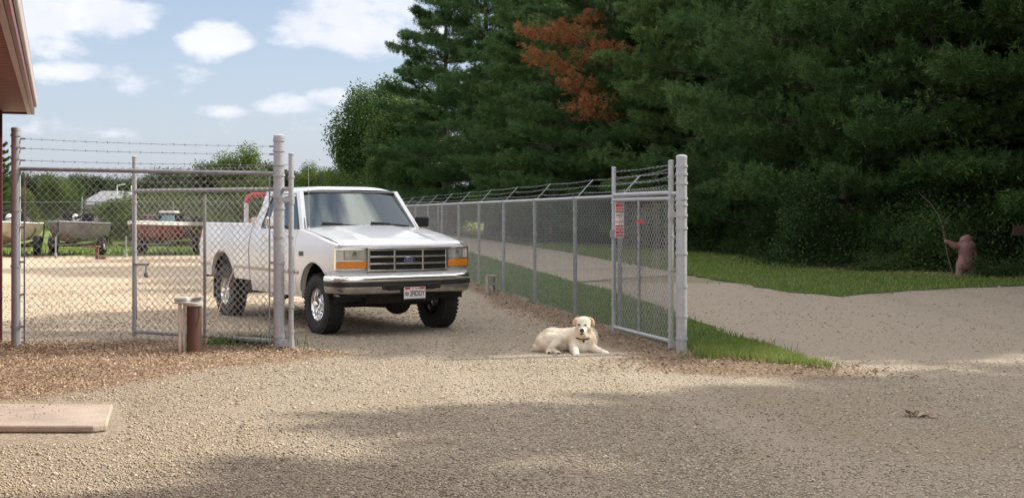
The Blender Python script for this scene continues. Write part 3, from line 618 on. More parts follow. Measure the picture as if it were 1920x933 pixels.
# ---- the long fence on the right
def long_fence():
    P0 = Vector(G(1278, 663)); root = empty('security_fence', (P0.x, P0.y, 0)); tag(root, 'long chain link fence with slanted barbed wire arms running away beside the road', 'fence')
    ds = [16.3] + [15.9 + 2.73 * i for i in range(1, 14)]
    L = lambda v, z=0.0: Vector((v.x - P0.x, v.y - P0.y, z))
    post(root, 'gate_post', 0, 0, 2.21, .060, M['galv'], (.17, .42, .75, 1.12, 1.4, 1.54, 1.66, 1.73, 1.90, 2.0, 2.09), z0=-.05)
    pts = [Vector((0, 0, 0))]; H = 1.80
    for i, d in enumerate(ds):
        p = L(fence_pt(d)); pts.append(p)
        post(root, 'line_post', p.x, p.y, H, .030, M['galvold'], (.4, .8, 1.2, 1.6), cap=False)
        mb = MB(); e = p + Vector((.275, .03, .27 + H)); s = p + Vector((0, 0, H - .03)); dirv = (e - s).normalized(); side = Vector((0, 1, 0))
        up = dirv.cross(side).normalized(); hw = .032
        mb.hexa([s - side * hw - up * .006, s + side * hw - up * .006, s + side * hw + up * .006, s - side * hw + up * .006, e - side * hw - up * .006, e + side * hw - up * .006, e + side * hw + up * .006, e - side * hw + up * .006])
        mb.box(p + Vector((0, 0, H)), (.085, .085, .035)); mb.build('barbed_arm', M['galv'], root)
    mb = MB(); mb.tube([q + Vector((0, 0, H - .01)) for q in pts], .021, 8); mb.build('top_rail', M['galv'], root, smooth=True)
    chain_mesh('chain_mesh', (0, 0), pts[-1].to_2d()[:], .03, H, M['thinwire'], root, .0435, .0024)
    for k, f in enumerate((.36, .68, 1.0)):
        mb = MB(); prev = Vector((0, 0, H + .11 + .10 * k))
        for i, p in enumerate(pts[1:]):
            q = p + Vector((.275 * f, .03 * f, -.03 + (.30) * f + H)); barbed(mb, prev, q, .02, .003, .16 if i < 5 else .4, seed=50 + i + 20 * k); prev = q
        mb.build('barbed_wire', M['galvold'], root)
long_fence()
# ---- far fence across the boat yard
def yard_fence():
    Y = 56.5; root = empty('yard_fence', (-8, Y, 0)); tag(root, 'low dark chain link fence across the far side of the boat yard', 'fence')
    xs = [-24, -19.8, -15.6, -11.4, -7.4, -3.4, .6]
    H = 2.05
    for x in xs[:-1]:
        post(root, 'line_post', x + 8, 0, H + (.25 if abs(x + 19.8) < .1 else 0), .035, M['galvold'])
    mb = MB(); mb.tube([(-16, 0, H), (5, 0, H)], .024, 6); mb.build('top_rail', M['darkwire'], root)
    chain_mesh('chain_mesh', (-16, 0), (5, 0), .05, H, M['darkwire'], root, .06, .004)
yard_fence()

# ------------------------------------------------------------------ building corner, stoop
def building():
    d = Vector((.348, -.937)).normalized()                  # along the wall towards the viewer
    out = Vector((-d.y, d.x)); c = Vector((-5.876, 15.15)) - out * .41 + d * .16
    root = empty('office_building', (c.x, c.y, 0)); tag(root, 'red sided building corner with boarded roof overhang at the left edge', 'building')
    def P(a, o, z): q = d * a + out * o; return Vector((q.x, q.y, z))
    H = 2.80
    mb = MB(); mb.hexa([P(0, 0, 0), P(14, 0, 0), P(14, -7, 0), P(0, -7, 0), P(0, 0, H + .02), P(14, 0, H + .02), P(14, -7, H + .02), P(0, -7, H + .02)]); mb.build('wall', M['wallred'], root)
    mb = MB(); mb.hexa([P(-.03, .03, 0), P(.12, .03, 0), P(.12, -.1, 0), P(-.03, -.1, 0), P(-.03, .03, H), P(.12, .03, H), P(.12, -.1, H), P(-.03, -.1, H)]); mb.build('corner_trim', M['wallred'], root)
    a0, a1, o1 = -.12, 14.2, .36
    mb = MB(); k = 0; a = a0
    while a < a1:
        w = .15; mb.hexa([P(a, -.2, H + .004), P(a + w - .022, -.2, H + .004), P(a + w - .022, o1, H + .004), P(a, o1, H + .004), P(a, -.2, H + .03), P(a + w - .022, -.2, H + .03), P(a + w - .022, o1, H + .03), P(a, o1, H + .03)]); a += w
    mb.build('soffit', M['soffit'], root)
    mb = MB(); mb.hexa([P(a0 - .04, o1, H - .02), P(a1, o1, H - .02), P(a1, o1 + .03, H - .02), P(a0 - .04, o1 + .03, H - .02), P(a0 - .04, o1, H + .20), P(a1, o1, H + .20), P(a1, o1 + .03, H + .20), P(a0 - .04, o1 + .03, H + .20)])
    mb.hexa([P(a0 - .07, -7, H - .02), P(a0 - .04, -7, H - .02), P(a0 - .04, o1 + .03, H - .02), P(a0 - .07, o1 + .03, H - .02), P(a0 - .07, -7, H + .12), P(a0 - .04, -7, H + .12), P(a0 - .04, o1 + .03, H + .12), P(a0 - .07, o1 + .03, H + .12)])
    mb.build('fascia', M['fascia'], root, bevel=.004)
    mb = MB(); mb.hexa([P(a0, o1 - .05, H - .022), P(a1, o1 - .05, H - .022), P(a1, o1 - .004, H - .022), P(a0, o1 - .004, H - .022), P(a0, o1 - .05, H + .002), P(a1, o1 - .05, H + .002), P(a1, o1 - .004, H + .002), P(a0, o1 - .004, H + .002)])
    mb.build('soffit_trim', M['trim'], root)
    mb = MB(); mb.hexa([P(a0 - .05, o1 + .034, H + .06), P(a1, o1 + .034, H + .06), P(a1, o1 + .06, H + .08), P(a0 - .05, o1 + .06, H + .08), P(a0 - .05, o1 + .034, H + .19), P(a1, o1 + .034, H + .19), P(a1, o1 + .065, H + .19), P(a0 - .05, o1 + .065, H + .19)])
    mb.build('gutter', M['trim'], root, bevel=.01)
    mb = MB(); mb.hexa([P(a0 - .08, -3.4, H + 1.2), P(a1, -3.4, H + 1.2), P(a1, o1 + .06, H + .205), P(a0 - .08, o1 + .06, H + .205), P(a0 - .08, -3.4, H + 1.24), P(a1, -3.4, H + 1.24), P(a1, o1 + .06, H + .235), P(a0 - .08, o1 + .06, H + .235)])
    mb.build('roof', M['roofgrey'], root)
building()
def stoop():
    a, b, c_ = Vector(G(212, 757, .06)), Vector(G(190, 797, .06)), None
    mb = MB(); poly = [(-6.6, a.y + .05), (a.x, a.y), (b.x + .02, b.y + .06), (b.x - .05, b.y - .02), (-6.6, b.y + .02)]
    mb.prism(poly, lambda x, y: (x, y, .012), lambda x, y: (x, y, .062))
    o = mb.build('concrete_slab', M['conc'], bevel=.012); tag(o, 'pinkish concrete stoop slab lying on the gravel at the lower left', 'slab')
stoop()
def grit():
    P = np.stack([rng.uniform(-4.4, -3.35, 260), rng.uniform(9.0, 10.1, 260)], 1); P = P[inpoly(P, [(-6, 8.75), (-6, 10.1), (-3.38, 10.1), (-3.42, 8.75)])]
    stuff(pebbles('slab_grit', P, rng.uniform(.002, .009, len(P)), M['pebble'], .063), 'scattered grit and small stones on the concrete stoop slab', 'grit')
grit()

# ------------------------------------------------------------------ pickup truck
def truck():
    YAW = .577; root = empty('pickup_truck', (-1.733, 16.39, 0), YAW - PI / 2)
    tag(root, 'white pickup truck with chrome grille and amber turn signals parked in the gateway', 'pickup truck')
    WB = 3.42
    def yp(z, f):                                            # half width of the body by height
        pts = [(.40, .93), (.62, .972), (.80, .985), (1.0, .995), (1.15, .985), (1.25, .965), (1.34, .935), (1.45, .93)]
        y = pts[0][1]
        for (z0, y0), (z1, y1) in zip(pts, pts[1:]):
            if z >= z0: y = y0 + (y1 - y0) * min(1, (z - z0) / (z1 - z0))
        if .765 < z < .80: y -= .006
        if f > .2: y -= .055 * ((f - .2) / .45) ** 2
        return y
    def arch(f, c, r, zc, base):
        if abs(f - c) < r: return max(base, zc + math.sqrt(r * r - (f - c) ** 2))
        return base
    def ztop(f):
        if f > -.60: return 1.345 - (.195) * ((f + .60) / 1.24) ** 1.25
        return 1.345
    def fx(l):
        a = abs(l)
        return .74 - .02 * (a / .56) ** 2 if a < .56 else .72 - .12 * ((a - .56) / .40) ** 1.6
    body = MB()
    def curtain(f0, f1, zt, zb, n, sgn, inset=0.0, rows=16):
        fs = [f0 + (f1 - f0) * i / n for i in range(n + 1)]
        zs0 = []
        def fn(u, v):
            f = f0 + (f1 - f0) * u; b, t = zb(f), zt(f); z = b + (t - b) * v
            return (f, sgn * (yp(z, f) - inset), z)
        body.grid(fn, n, rows)
        # lip turned inward along the lower edge and the arches
        def lip(u, v):
            f = f0 + (f1 - f0) * u; z = zb(f); return (f, sgn * (yp(z, f) - inset - .07 * v), z + .006 * v)
        body.grid(lip, n, 2)
    for sgn in (-1, 1):
        curtain(.60, -.62, ztop, lambda f: arch(f, 0, .475, .45, .52 if f > 0 else .455), 70, sgn)
        curtain(-.626, -1.82, ztop, lambda f: .455, 24, sgn)
        curtain(-1.826, -2.27, ztop, lambda f: .455, 12, sgn)
        curtain(-2.31, -4.42, lambda f: 1.405, lambda f: arch(f, -WB, .49, .50, .60), 90, sgn)
        # bed rail, inner bed wall, tail end
        body.grid(lambda u, v: (-2.31 - 2.11 * u, sgn * (.93 - .09 * v), 1.405 + .016 * math.sin(PI * v)), 10, 4)
        body.grid(lambda u, v: (-2.31 - 2.11 * u, sgn * .84, 1.405 - .5 * v), 6, 2)
        body.grid(lambda u, v: (-4.42, sgn * (yp(.60 + .805 * v, -4.4) - .12 * u), .60 + .805 * v), 2, 10)
        body.grid(lambda u, v: (-2.31, sgn * (yp(.60 + .805 * v, -2.4) - .12 * u), .60 + .805 * v), 2, 10)
        # fender top flange to the hood gap
        body.grid(lambda u, v: (.60 - 1.2 * u, sgn * (yp(ztop(.60 - 1.2 * u), .60 - 1.2 * u) - .055 * v), ztop(.60 - 1.2 * u) + .012 * math.sin(v * PI / 2)), 24, 4)
        # front corner behind the lamps
        body.grid(lambda u, v: (.60 + (fx(.94) - .60) * u, sgn * (yp(.8 + .355 * v, .60) - .004 * u), .80 + .355 * v), 2, 6)
    body.grid(lambda u, v: (-2.31, -.84 + 1.68 * u, .905 + .5 * v), 4, 2)
    body.grid(lambda u, v: (-2.31 - 2.11 * u, -.84 + 1.68 * v, .905), 4, 2)
    body.grid(lambda u, v: (-4.40, -.86 + 1.72 * u, .62 + .78 * v), 4, 4); body.grid(lambda u, v: (-4.35, -.84 + 1.68 * u, .905 + .49 * v), 4, 2); body.grid(lambda u, v: (-4.35 - .05 * u, -.86 + 1.72 * v, 1.40), 2, 4)
    # front panel and header
    body.grid(lambda u, v: (fx(-.955 + 1.91 * u) - .035 + .02 * (v > .9), -.955 + 1.91 * u, .79 + .37 * v), 40, 10)
    body.grid(lambda u, v: (fx(-.945 + 1.89 * u) + .012 - .012 * v, -.945 + 1.89 * u, .762 + .052 * v), 40, 3)
    body.grid(lambda u, v: (fx(-.945 + 1.89 * u) + .012 - .05 * v, -.945 + 1.89 * u, .814 + .002 * v), 40, 1)
    # cowl and greenhouse
    body.grid(lambda u, v: (-.58 - .10 * u, -.88 + 1.76 * v, 1.352 - .012 * u + .012 * (1 - (2 * v - 1) ** 2)), 2, 12)
    def roof(u, v):
        f = -1.01 - 1.17 * u; s = 2 * v - 1; l = .765 * s; e = 2 * u - 1
        return (f, l, 1.858 + .083 * (1 - abs(s) ** 5) * (1 - .62 * abs(e) ** 8) - .022 * abs(s) ** 8)
    body.grid(roof, 20, 28)
    A0, A1, C0, C1 = (-.58, .875, 1.345), (-1.03, .735, 1.87), (-2.265, .90, 1.345), (-2.17, .745, 1.87)
    def mix(p, q, t): return tuple(a + (b - a) * t for a, b in zip(p, q))
    def bar(p, q, w0, w1, sgn, d=.055):
        """pillar from p to q, widths along x at each end"""
        vs = []
        for (c, w) in ((p, w0), (q, w1)):
            for (dx, dy) in ((-w / 2, 0), (w / 2, 0), (w / 2, -d), (-w / 2, -d)): vs.append((c[0] + dx, sgn * (c[1] + dy), c[2]))
        body.hexa(vs)
    for sgn in (-1, 1):
        bar((-.63, .89, 1.34), (-1.065, .755, 1.875), .11, .10, sgn, .06)
        bar((-1.74, .905, 1.34), (-1.70, .757, 1.875), .11, .10, sgn)
        bar((-2.17, .905, 1.34), (-2.05, .757, 1.875), .21, .28, sgn)
        # roof side rail
        body.hexa([(-1.05, sgn * .775, 1.80), (-2.1, sgn * .775, 1.80), (-2.1, sgn * .72, 1.80), (-1.05, sgn * .72, 1.80), (-1.02, sgn * .752, 1.875), (-2.18, sgn * .752, 1.875), (-2.18, sgn * .70, 1.875), (-1.02, sgn * .70, 1.875)])
        # belt ledge
        body.grid(lambda u, v: (-.60 - 1.67 * u, sgn * (.935 - .06 * v), 1.345 + .004 * math.sin(PI * v)), 12, 3)
    # windshield header, cab back
    body.hexa([(-1.055, -.74, 1.83), (-1.055, .74, 1.83), (-1.10, .74, 1.83), (-1.10, -.74, 1.83), (-1.01, -.74, 1.872), (-1.01, .74, 1.872), (-1.12, .74, 1.872), (-1.12, -.74, 1.872)])
    body.hexa([(-2.27, -.93, .6), (-2.27, .93, .6), (-2.23, .93, .6), (-2.23, -.93, .6), (-2.265, -.91, 1.42), (-2.265, .91, 1.42), (-2.225, .91, 1.42), (-2.225, -.91, 1.42)])
    body.hexa([(-2.21, -.76, 1.78), (-2.21, .76, 1.78), (-2.17, .76, 1.78), (-2.17, -.76, 1.78), (-2.18, -.74, 1.875), (-2.18, .74, 1.875), (-2.14, .74, 1.875), (-2.14, -.74, 1.875)])
    for s in (-1, 1): body.hexa([(-2.262, s * .91, 1.42), (-2.262, s * .70, 1.42), (-2.222, s * .70, 1.42), (-2.222, s * .91, 1.42), (-2.205, s * .76, 1.79), (-2.205, s * .60, 1.79), (-2.165, s * .60, 1.79), (-2.165, s * .76, 1.79)])
    body.build('body', M['paint'], root, smooth=True, angle=38)
    # hood
    hd = MB()
    def hood(u, v):
        s = 2 * v - 1; l = .895 * s; fr = fx(l) - .004; f = -.585 + (fr + .585) * u
        z = ztop(min(f, .62)) + .016 + .030 * (1 - abs(s) ** 2.4)
        c = max(0, min(1, (.50 - abs(l)) / .05)); z += .014 * c * min(1, (1 - u) * 5)
        if u > .86: z -= .052 * ((u - .86) / .14) ** 2.2
        if f > .5: z += .0
        return (f, l * (1 - .03 * max(0, u - .5)), z)
    hd.grid(hood, 48, 44)
    hd.grid(lambda u, v: (lambda p: (p[0] - .012 * u, p[1], p[2] - .034 * u))(hood(1, v)), 3, 44)
    hd.build('hood', M['paint'], root, smooth=True, angle=50)
    mb = MB(); mb.grid(lambda u, v: (.60 - 1.2 * u, -.89 + 1.78 * v, ztop(.60 - 1.2 * u) - .03), 6, 4); mb.grid(lambda u, v: (fx(-.93 + 1.86 * u) - .09, -.93 + 1.86 * u, .5 + .62 * v), 8, 2); mb.box((.35, 0, .80), (.5, 1.2, .5)); mb.build('radiator_bay', M['void'], root)
    for s in (-1, 1):
        for cf, r in ((0, .50), (-WB, .52)):                   # wheel wells
            mb = MB(); mb.grid(lambda u, v: (cf + r * math.cos(PI * u), s * (.94 - .40 * v), .44 + r * math.sin(PI * u)), 20, 2)
            mb.grid(lambda u, v: (cf + r * math.cos(PI * u) * v, s * .54, .44 + r * math.sin(PI * u) * v), 20, 2); mb.build('wheel_well', M['void'], root)
    # glass
    mb = MB(); mb.grid(lambda u, v: (-.615 - .425 * u + .05 * (1 - (2 * v - 1) ** 2) , (2 * v - 1) * (.845 - .135 * u), 1.352 + .485 * u), 10, 16); mb.build('windshield', M['glass'], root, smooth=True)
    for s in (-1, 1):
        def sp(f, z): t = (z - 1.34) / .535; return (f, s * (.892 - .148 * t), z)
        for poly in ([(-.70, 1.345), (-1.69, 1.345), (-1.66, 1.83), (-1.09, 1.83)], [(-1.79, 1.345), (-2.07, 1.345), (-1.93, 1.83), (-1.74, 1.83)]):
            mb = MB(); mb.prism(poly, sp, lambda f, z: (sp(f, z)[0], sp(f, z)[1] - s * .004, z)); mb.build('side_window', M['sideglass'], root)
        mb = MB()
        for poly in ([(-.70, 1.345), (-1.69, 1.345), (-1.66, 1.83), (-1.09, 1.83)], [(-1.79, 1.345), (-2.07, 1.345), (-1.93, 1.83), (-1.74, 1.83)]):
            pts = [Vector(sp(*p)) + Vector((0, s * .004, 0)) for p in poly]; mb.tube(pts + [pts[0]], .010, 5)
        mb.build('window_seal', M['blk'], root)
    mb = MB(); a = [(-.60 - .43 * u, sgn * (.853 - .135 * u), 1.352 + .487 * u) for sgn, us in ((-1, (0, 1)), (1, (1, 0))) for u in us]; pts = [Vector(p) + Vector((.012, 0, 0)) for p in a]; mb.tube(pts + [pts[0]], .011, 5); mb.build('windshield_seal', M['blk'], root)
    mb = MB(); mb.hexa([(-2.245, -.70, 1.42), (-2.245, .70, 1.42), (-2.24, .70, 1.42), (-2.24, -.70, 1.42), (-2.195, -.60, 1.78), (-2.195, .60, 1.78), (-2.19, .60, 1.78), (-2.19, -.60, 1.78)]); mb.build('rear_window', M['sideglass'], root)
    # cabin
    mb = MB(); mb.box((-.80, 0, 1.20), (.42, 1.62, .24)); mb.box((-.74, 0, 1.328), (.30, 1.5, .02)); mb.build('dashboard', M['blk'], root, bevel=.03)
    mb = MB()
    for y in (-.42, .42): mb.box((-1.80, y, 1.18), (.16, .70, .60), Matrix.Rotation(-.18, 3, 'Y')); mb.box((-1.50, y, .90), (.55, .72, .16)); mb.box((-1.87, y, 1.56), (.10, .28, .16))
    mb.build('seat', M['seat'], root, bevel=.04)
    mb = MB(); mb.grid(lambda u, v: (-.62 - 1.6 * u, -.87 + 1.74 * v, .78), 2, 2)
    for s in (-1, 1): mb.grid(lambda u, v: (-.62 - 1.6 * u, s * .875, .78 + .56 * v), 2, 2)
    mb.build('cabin_floor', M['blk'], root)
    mb = MB(); cx = Vector((-1.08, .40, 1.27)); Rm = Matrix.Rotation(R(-62), 3, 'Y'); ring = [cx + Rm @ Vector((.19 * math.cos(a), .19 * math.sin(a), 0)) for a in [2 * PI * i / 20 for i in range(21)]]; mb.tube(ring, .014, 6); mb.tube([cx, cx + Vector((.2, 0, -.12))], .025, 6)
    mb.tube([ring[0], ring[10]], .012, 5); mb.build('steering_wheel', M['blk'], root, smooth=True)
    mb = MB(); mb.box((-.72, -.56, 1.375), (.02, .40, .035), Matrix.Rotation(.7, 3, 'Y')); mb.build('paper_strip', M['white'], root)
    # grille
    def hb(mb, l0, l1, z0, z1, off, dep, n=14, m=0, sgn=1):
        secs = []
        for i in range(n + 1):
            l = l0 + (l1 - l0) * i / n; f = fx(l) + off; secs.append([(f, l, z0), (f, l, z1), (f - dep, l, z1), (f - dep, l, z0)])
        mb.loft(secs, m)
    g = MB(); gz0, gz1 = .822, 1.125
    hb(g, -.575, .575, gz1 - .036, gz1, .022, .06); hb(g, -.575, .575, gz0, gz0 + .026, .022, .06); hb(g, -.575, -.545, gz0 + .02, gz1 - .03, .02, .06, 2); hb(g, .545, .575, gz0 + .02, gz1 - .03, .02, .06, 2)
    for z in (.921, 1.010): hb(g, -.55, .55, z - .010, z + .012, .014, .05)
    for l in (-.205, .205): hb(g, l - .013, l + .013, gz0 + .02, gz1 - .03, .016, .05, 2)
    gr = g.build('grille', M['chrome'], root, bevel=.004)
    mb = MB(); hb(mb, -.55, .55, gz0 + .01, gz1 - .02, -.018, .01)
    for z in [gz0 + .04 + .027 * i for i in range(9)]: hb(mb, -.54, .54, z - .003, z + .003, -.006, .012)
    mb.build('grille_mesh', M['void'], gr)
    mb = MB()
    def oval(a, b, f, th):
        n = 28; mb.prism([(a * math.cos(2 * PI * i / n), b * math.sin(2 * PI * i / n)) for i in range(n)], lambda y, z: (f, y, z + .966), lambda y, z: (f + th, y, z + .966))
    oval(.078, .034, .738, .024); em = mb.build('emblem', M['chrome'], gr)
    mb = MB(); oval(.070, .027, .760, .006); mb.build('emblem_oval', M['blue'], root)
    TR = Matrix(((0, 0, 1, 0), (1, 0, 0, 0), (0, 1, 0, 0), (0, 0, 0, 1)))      # text plane -> facing forward
    text_mesh('emblem_script', 'Ford', .046, M['chrome'], root, Matrix.Translation((.768, 0, .966)) @ TR, .001, .001)
    # lamps
    for s in (-1, 1):
        mb = MB(); hb(mb, s * .592, s * .865, .978, 1.098, .012, .03, 10); hl = mb.build('headlight', M['lens'], root, smooth=False, bevel=.006)
        mb = MB(); hb(mb, s * .870, s * .955, .978, 1.098, .010, .03, 6); mb.build('side_marker', M['lensb'], hl, bevel=.004)
        mb = MB(); c = s * .73; f = fx(c) + .013; mb.lathe([(.001, 0.002), (.022, .002), (.034, .001), (.046, 0)], 16, axis='x', c=(f, c, 1.038)); mb.build('bulb_reflector', M['reflector'], hl)
        mb = MB(); hb(mb, s * .592, s * .957, .868, .962, .014, .03, 12); mb.build('turn_signal', M['amber'], root, bevel=.006)
        mb = MB(); hb(mb, s * .578, s * .968, 1.10, 1.124, .018, .05, 10); hb(mb, s * .58, s * .968, .963, .976, .014, .04, 10); hb(mb, s * .58, s * .968, .852, .866, .014, .04, 10); hb(mb, s * .577, s * .590, .86, 1.11, .016, .04, 2); hb(mb, s * .957, s * .966, .86, 1.11, .014, .04, 2)
        mb.build('headlight_trim', M['chrome'], root)
    # bumper
    path = [(.36, 1.005), (.50, 1.0), (.62, .975), (.71, .92), (.77, .82), (.80, .66), (.82, .4), (.826, 0)]
    path = [(f, -l) for f, l in path] + [(f, l) for f, l in path[-2::-1]]
    def bumper(sec, name, mat, par, sm=True):
        secs = []
        for i, (f, l) in enumerate(path):
            a, b = Vector(path[max(0, i - 1)]), Vector(path[min(len(path) - 1, i + 1)]); t = (b - a).normalized(); n = Vector((t.y, -t.x)) * 1.0
            secs.append([(f + n.x * o, l + n.y * o, z) for o, z in sec])
        mb = MB(); mb.loft(secs); return mb.build(name, mat, par, smooth=sm, angle=40)
    bu = bumper([(-.10, .780), (-.05, .788), (-.022, .782), (-.002, .769), (.010, .750), (.014, .728), (.008, .703), (-.03, .70), (-.10, .70)], 'front_bumper', M['chrome'], root)
    bumper([(-.03, .702), (.014, .700), (.018, .672), (.014, .640), (-.03, .638)], 'rub_strip', M['blk'], bu)
    bumper([(-.03, .640), (.004, .640), (.002, .60), (-.012, .558), (-.045, .538), (-.10, .54), (-.10, .63)], 'lower_bumper', M['chromedull'], bu)
    mb = MB(); mb.box((.828, 0, .632), (.03, .84, .075)); mb.box((.82, 0, .60), (.03, .70, .03)); mb.build('air_intake', M['blk'], bu, bevel=.015)
    for l in (-.27, 0, .27): mb = MB(); mb.box((.845, l, .632), (.004, .18, .04)); mb.build('intake_slot', M['void'], bu)
    # plate
    pl = MB(); pl.box((.868, .02, .545), (.006, .31, .158)); po = pl.build('license_plate', M['signwhite'], root, bevel=.008)
    mb = MB(); mb.box((.8722, .02, .608), (.0016, .29, .026)); mb.build('plate_band', M['signred'], po)
    mb = MB(); mb.box((.8722, .02, .473), (.0016, .30, .012)); mb.build('plate_frame', M['signdark'], po)
    mb = MB(); mb.box((.8728, .02, .608), (.0016, .13, .024)); mb.build('plate_header', M['signwhite'], po)
    text_mesh('plate_state', 'WISCONSIN', .022, M['signred'], po, Matrix.Translation((.8738, .02, .608)) @ TR, .0006, .0004)
    text_mesh('plate_number', '2FIDDY', .100, M['signdark'], po, Matrix.Translation((.874, .053, .539)) @ TR, .0008, .0012, .66)
    mb = MB(); mb.lathe([(.001, .003), (.020, .003), (.024, .001), (.027, .001), (.031, 0)], 18, axis='x', c=(.8712, -.095, .540)); mb.build('plate_sticker', M['galvold'], po)
    # wheels
    tyre = MB(); w = .118
    prof = [(.212, -w * .78), (.235, -w * .95), (.30, -w * 1.06), (.352, -w * 1.0), (.378, -w * .86), (.388, -w * .5), (.389, 0), (.388, w * .5), (.378, w * .86), (.352, w), (.30, w * 1.06), (.235, w * .95), (.212, w * .78)]
    tyre.lathe(prof, 48, axis='y')
    for k in range(44):
        th = 2 * PI * k / 44
        for row, (y, ww, dz) in enumerate(((-.094, .036, .0), (-.046, .036, .5), (0, .030, .0), (.046, .036, .5), (.094, .036, .0))):
            a = th + dz * 2 * PI / 44; rot = Matrix.Rotation(-a, 3, 'Y') @ Matrix.Rotation(.35 * (1 if row % 2 else -1), 3, 'X')
            tyre.box((.389 * math.cos(a) * (1 if abs(y) < .09 else .985), y, .389 * math.sin(a) * (1 if abs(y) < .09 else .985)), (.022, ww, .036), rot)
    to = tyre.build('tyre', M['rubber'], None)
    rim = MB()                                                # outside is -y
    rim.lathe([(.214, .08), (.200, .06), (.196, -.03), (.205, -.075), (.218, -.095), (.222, -.088), (.208, -.065), (.19, -.02), (.185, .0), (.150, -.006), (.125, -.03), (.10, -.036), (.085, -.034), (.07, -.034)], 36, axis='y')
    rim.lathe([(.072, -.03), (.070, -.07), (.055, -.078), (.050, -.12), (.044, -.135), (.001, -.138)], 20, axis='y')
    for k in range(8):
        a = 2 * PI * k / 8; rim.lathe([(.012, -.03), (.012, -.052), (.001, -.056)], 6, axis='y', c=(.092 * math.cos(a), 0, .092 * math.sin(a)))
    for k in range(8):
        a = 2 * PI * (k + .5) / 8; rim.lathe([(.001, -.0195), (.021, -.0185)], 10, axis='y', c=(.152 * math.cos(a), .004, .152 * math.sin(a)), m=1)
    ro = rim.build('wheel', [M['chrome'], M['void']], root, smooth=True, angle=40); to.parent = ro
    first = True
    for f, s in ((0, -1), (0, 1), (-WB, -1), (-WB, 1)):
        o = ro if first else copy_tree(ro, root); first = False
        o.location = (f, s * .842, .389); o.rotation_euler = (0, 0, 0 if s < 0 else PI)
    # underbody
    mb = MB()
    for s in (-1, 1):
        mb.box((-1.75, s * .43, .60), (5.0, .08, .16)); mb.box((.1, s * .52, .50), (1.1, .07, .05)); mb.tube([(.35, s * .45, .62), (.55, s * .42, .55)], .04, 6)
    mb.tube([(0, -.72, .40), (0, .72, .40)], .075, 10); mb.tube([(0, -.6, .41), (0, .05, .39), (0, .5, .41)], [.06, .09, .07], 12); ball(mb, (.02, .22, .375), (.17, .19, .165)); mb.tube([(.22, -.75, .44), (.26, .3, .41), (.22, .75, .44)], .03, 6); mb.box((.42, 0, .47), (.3, 1.05, .12)); mb.box((.15, 0, .52), (.5, 1.1, .12)); mb.tube([(.06, -.6, .47), (.18, .55, .47)], .022, 6)
    mb.tube([(-WB, -.72, .39), (-WB, .72, .39)], .06, 10); ball(mb, (-WB, 0, .39), (.19, .19, .18)); mb.tube([(-WB, 0, .42), (-.9, .1, .58)], .045, 8)
    mb.box((-1.1, 0, .60), (1.0, .50, .22)); mb.box((.30, 0, .60), (.55, 1.0, .14)); mb.box((.55, 0, .54), (.20, 1.1, .10)); mb.tube([(-.6, -.35, .48), (-2.2, -.42, .46), (-4.0, -.55, .5)], .04, 8); mb.box((-1.9, -.55, .50), (.9, .25, .2))
    mb.box((.25, 0, .46), (.10, .9, .06)); mb.box((-2.9, 0, .62), (.1, 1.2, .1))
    for s in (-1, 1): mb.tube([(-WB + .2, s * .5, .55), (-WB - .1, s * .55, .34)], .035, 6); mb.box((-WB, s * .5, .47), (1.1, .07, .05)); mb.tube([(.08, s * .45, .75), (.02, s * .5, .36)], .03, 6)
    mb.build('chassis', M['chassis'], root)
    for s in (-1, 1): mb = MB(); mb.box((-3.95, s * .80, .42), (.02, .26, .34)); mb.build('mud_flap', M['blk'], root)
    mb = MB(); mb.box((-4.52, 0, .62), (.16, 1.75, .14)); mb.build('rear_bumper', M['chassis'], root, bevel=.02)
    for s in (-1, 1):
        mb = MB(); mb.box((-4.427, s * .945, 1.07), (.03, .085, .40)); mb.build('tail_light', M['redlens'], root, bevel=.01)
        # mirror
        mb = MB(); mb.box((-.98, s * 1.14, 1.44), (.09, .21, .15), Matrix.Rotation(s * .15, 3, 'Z')); mi = mb.build('door_mirror', M['blk'] if s > 0 else M['chrome'], root, bevel=.025, seg=3)
        mb = MB(); mb.tube([(-.95, s * .93, 1.36), (-.96, s * 1.05, 1.40)], .018, 6); mb.build('mirror_arm', M['blk'], mi)
        mb = MB(); mb.box((-1.64, s * .985, 1.20), (.15, .025, .05)); mb.build('door_handle', M['chrome'], root, bevel=.008)
        # mouldings and stripe
        for f0, f1 in ((-.52, -.62), (-.64, -1.81), (-1.84, -2.26), (-2.33, -2.90), (-3.93, -4.40)):
            mb = MB(); mb.grid(lambda u, v: (f0 + (f1 - f0) * u, s * (yp(.76 + .035 * v, -1) + .010 * math.sin(PI * v) + .004), .755 + .045 * v), 6, 6); mb.build('side_moulding', M['gold'], root, smooth=True)
        mb = MB()
        for cf, r, zc in ((0, .482, .45), (-WB, .497, .50)):
            pts = [(cf + r * math.cos(a), s * (yp(zc + r * math.sin(a), cf + r * math.cos(a)) + .002), zc + r * math.sin(a)) for a in [PI * (.06 + .88 * i / 22) for i in range(23)]]
            mb.tube(pts, .009, 6)
        mb.build('arch_trim', M['chromedull'], root, smooth=True)
        mb = MB(); mb.box((-.40, s * .992, 1.03), (.16, .006, .07)); bd = mb.build('badge', M['galvold'], root, bevel=.003)
        TS = Matrix(((-s, 0, 0, 0), (0, 0, s, 0), (0, 1, 0, 0), (0, 0, 0, 1)))
        if s < 0: TS = Matrix(((1, 0, 0, 0), (0, 0, -1, 0), (0, 1, 0, 0), (0, 0, 0, 1)))
        text_mesh('badge_text', 'F-250', .055, M['signdark'], bd, Matrix.Translation((-.40, s * .9965, 1.03)) @ TS, .001, .002)
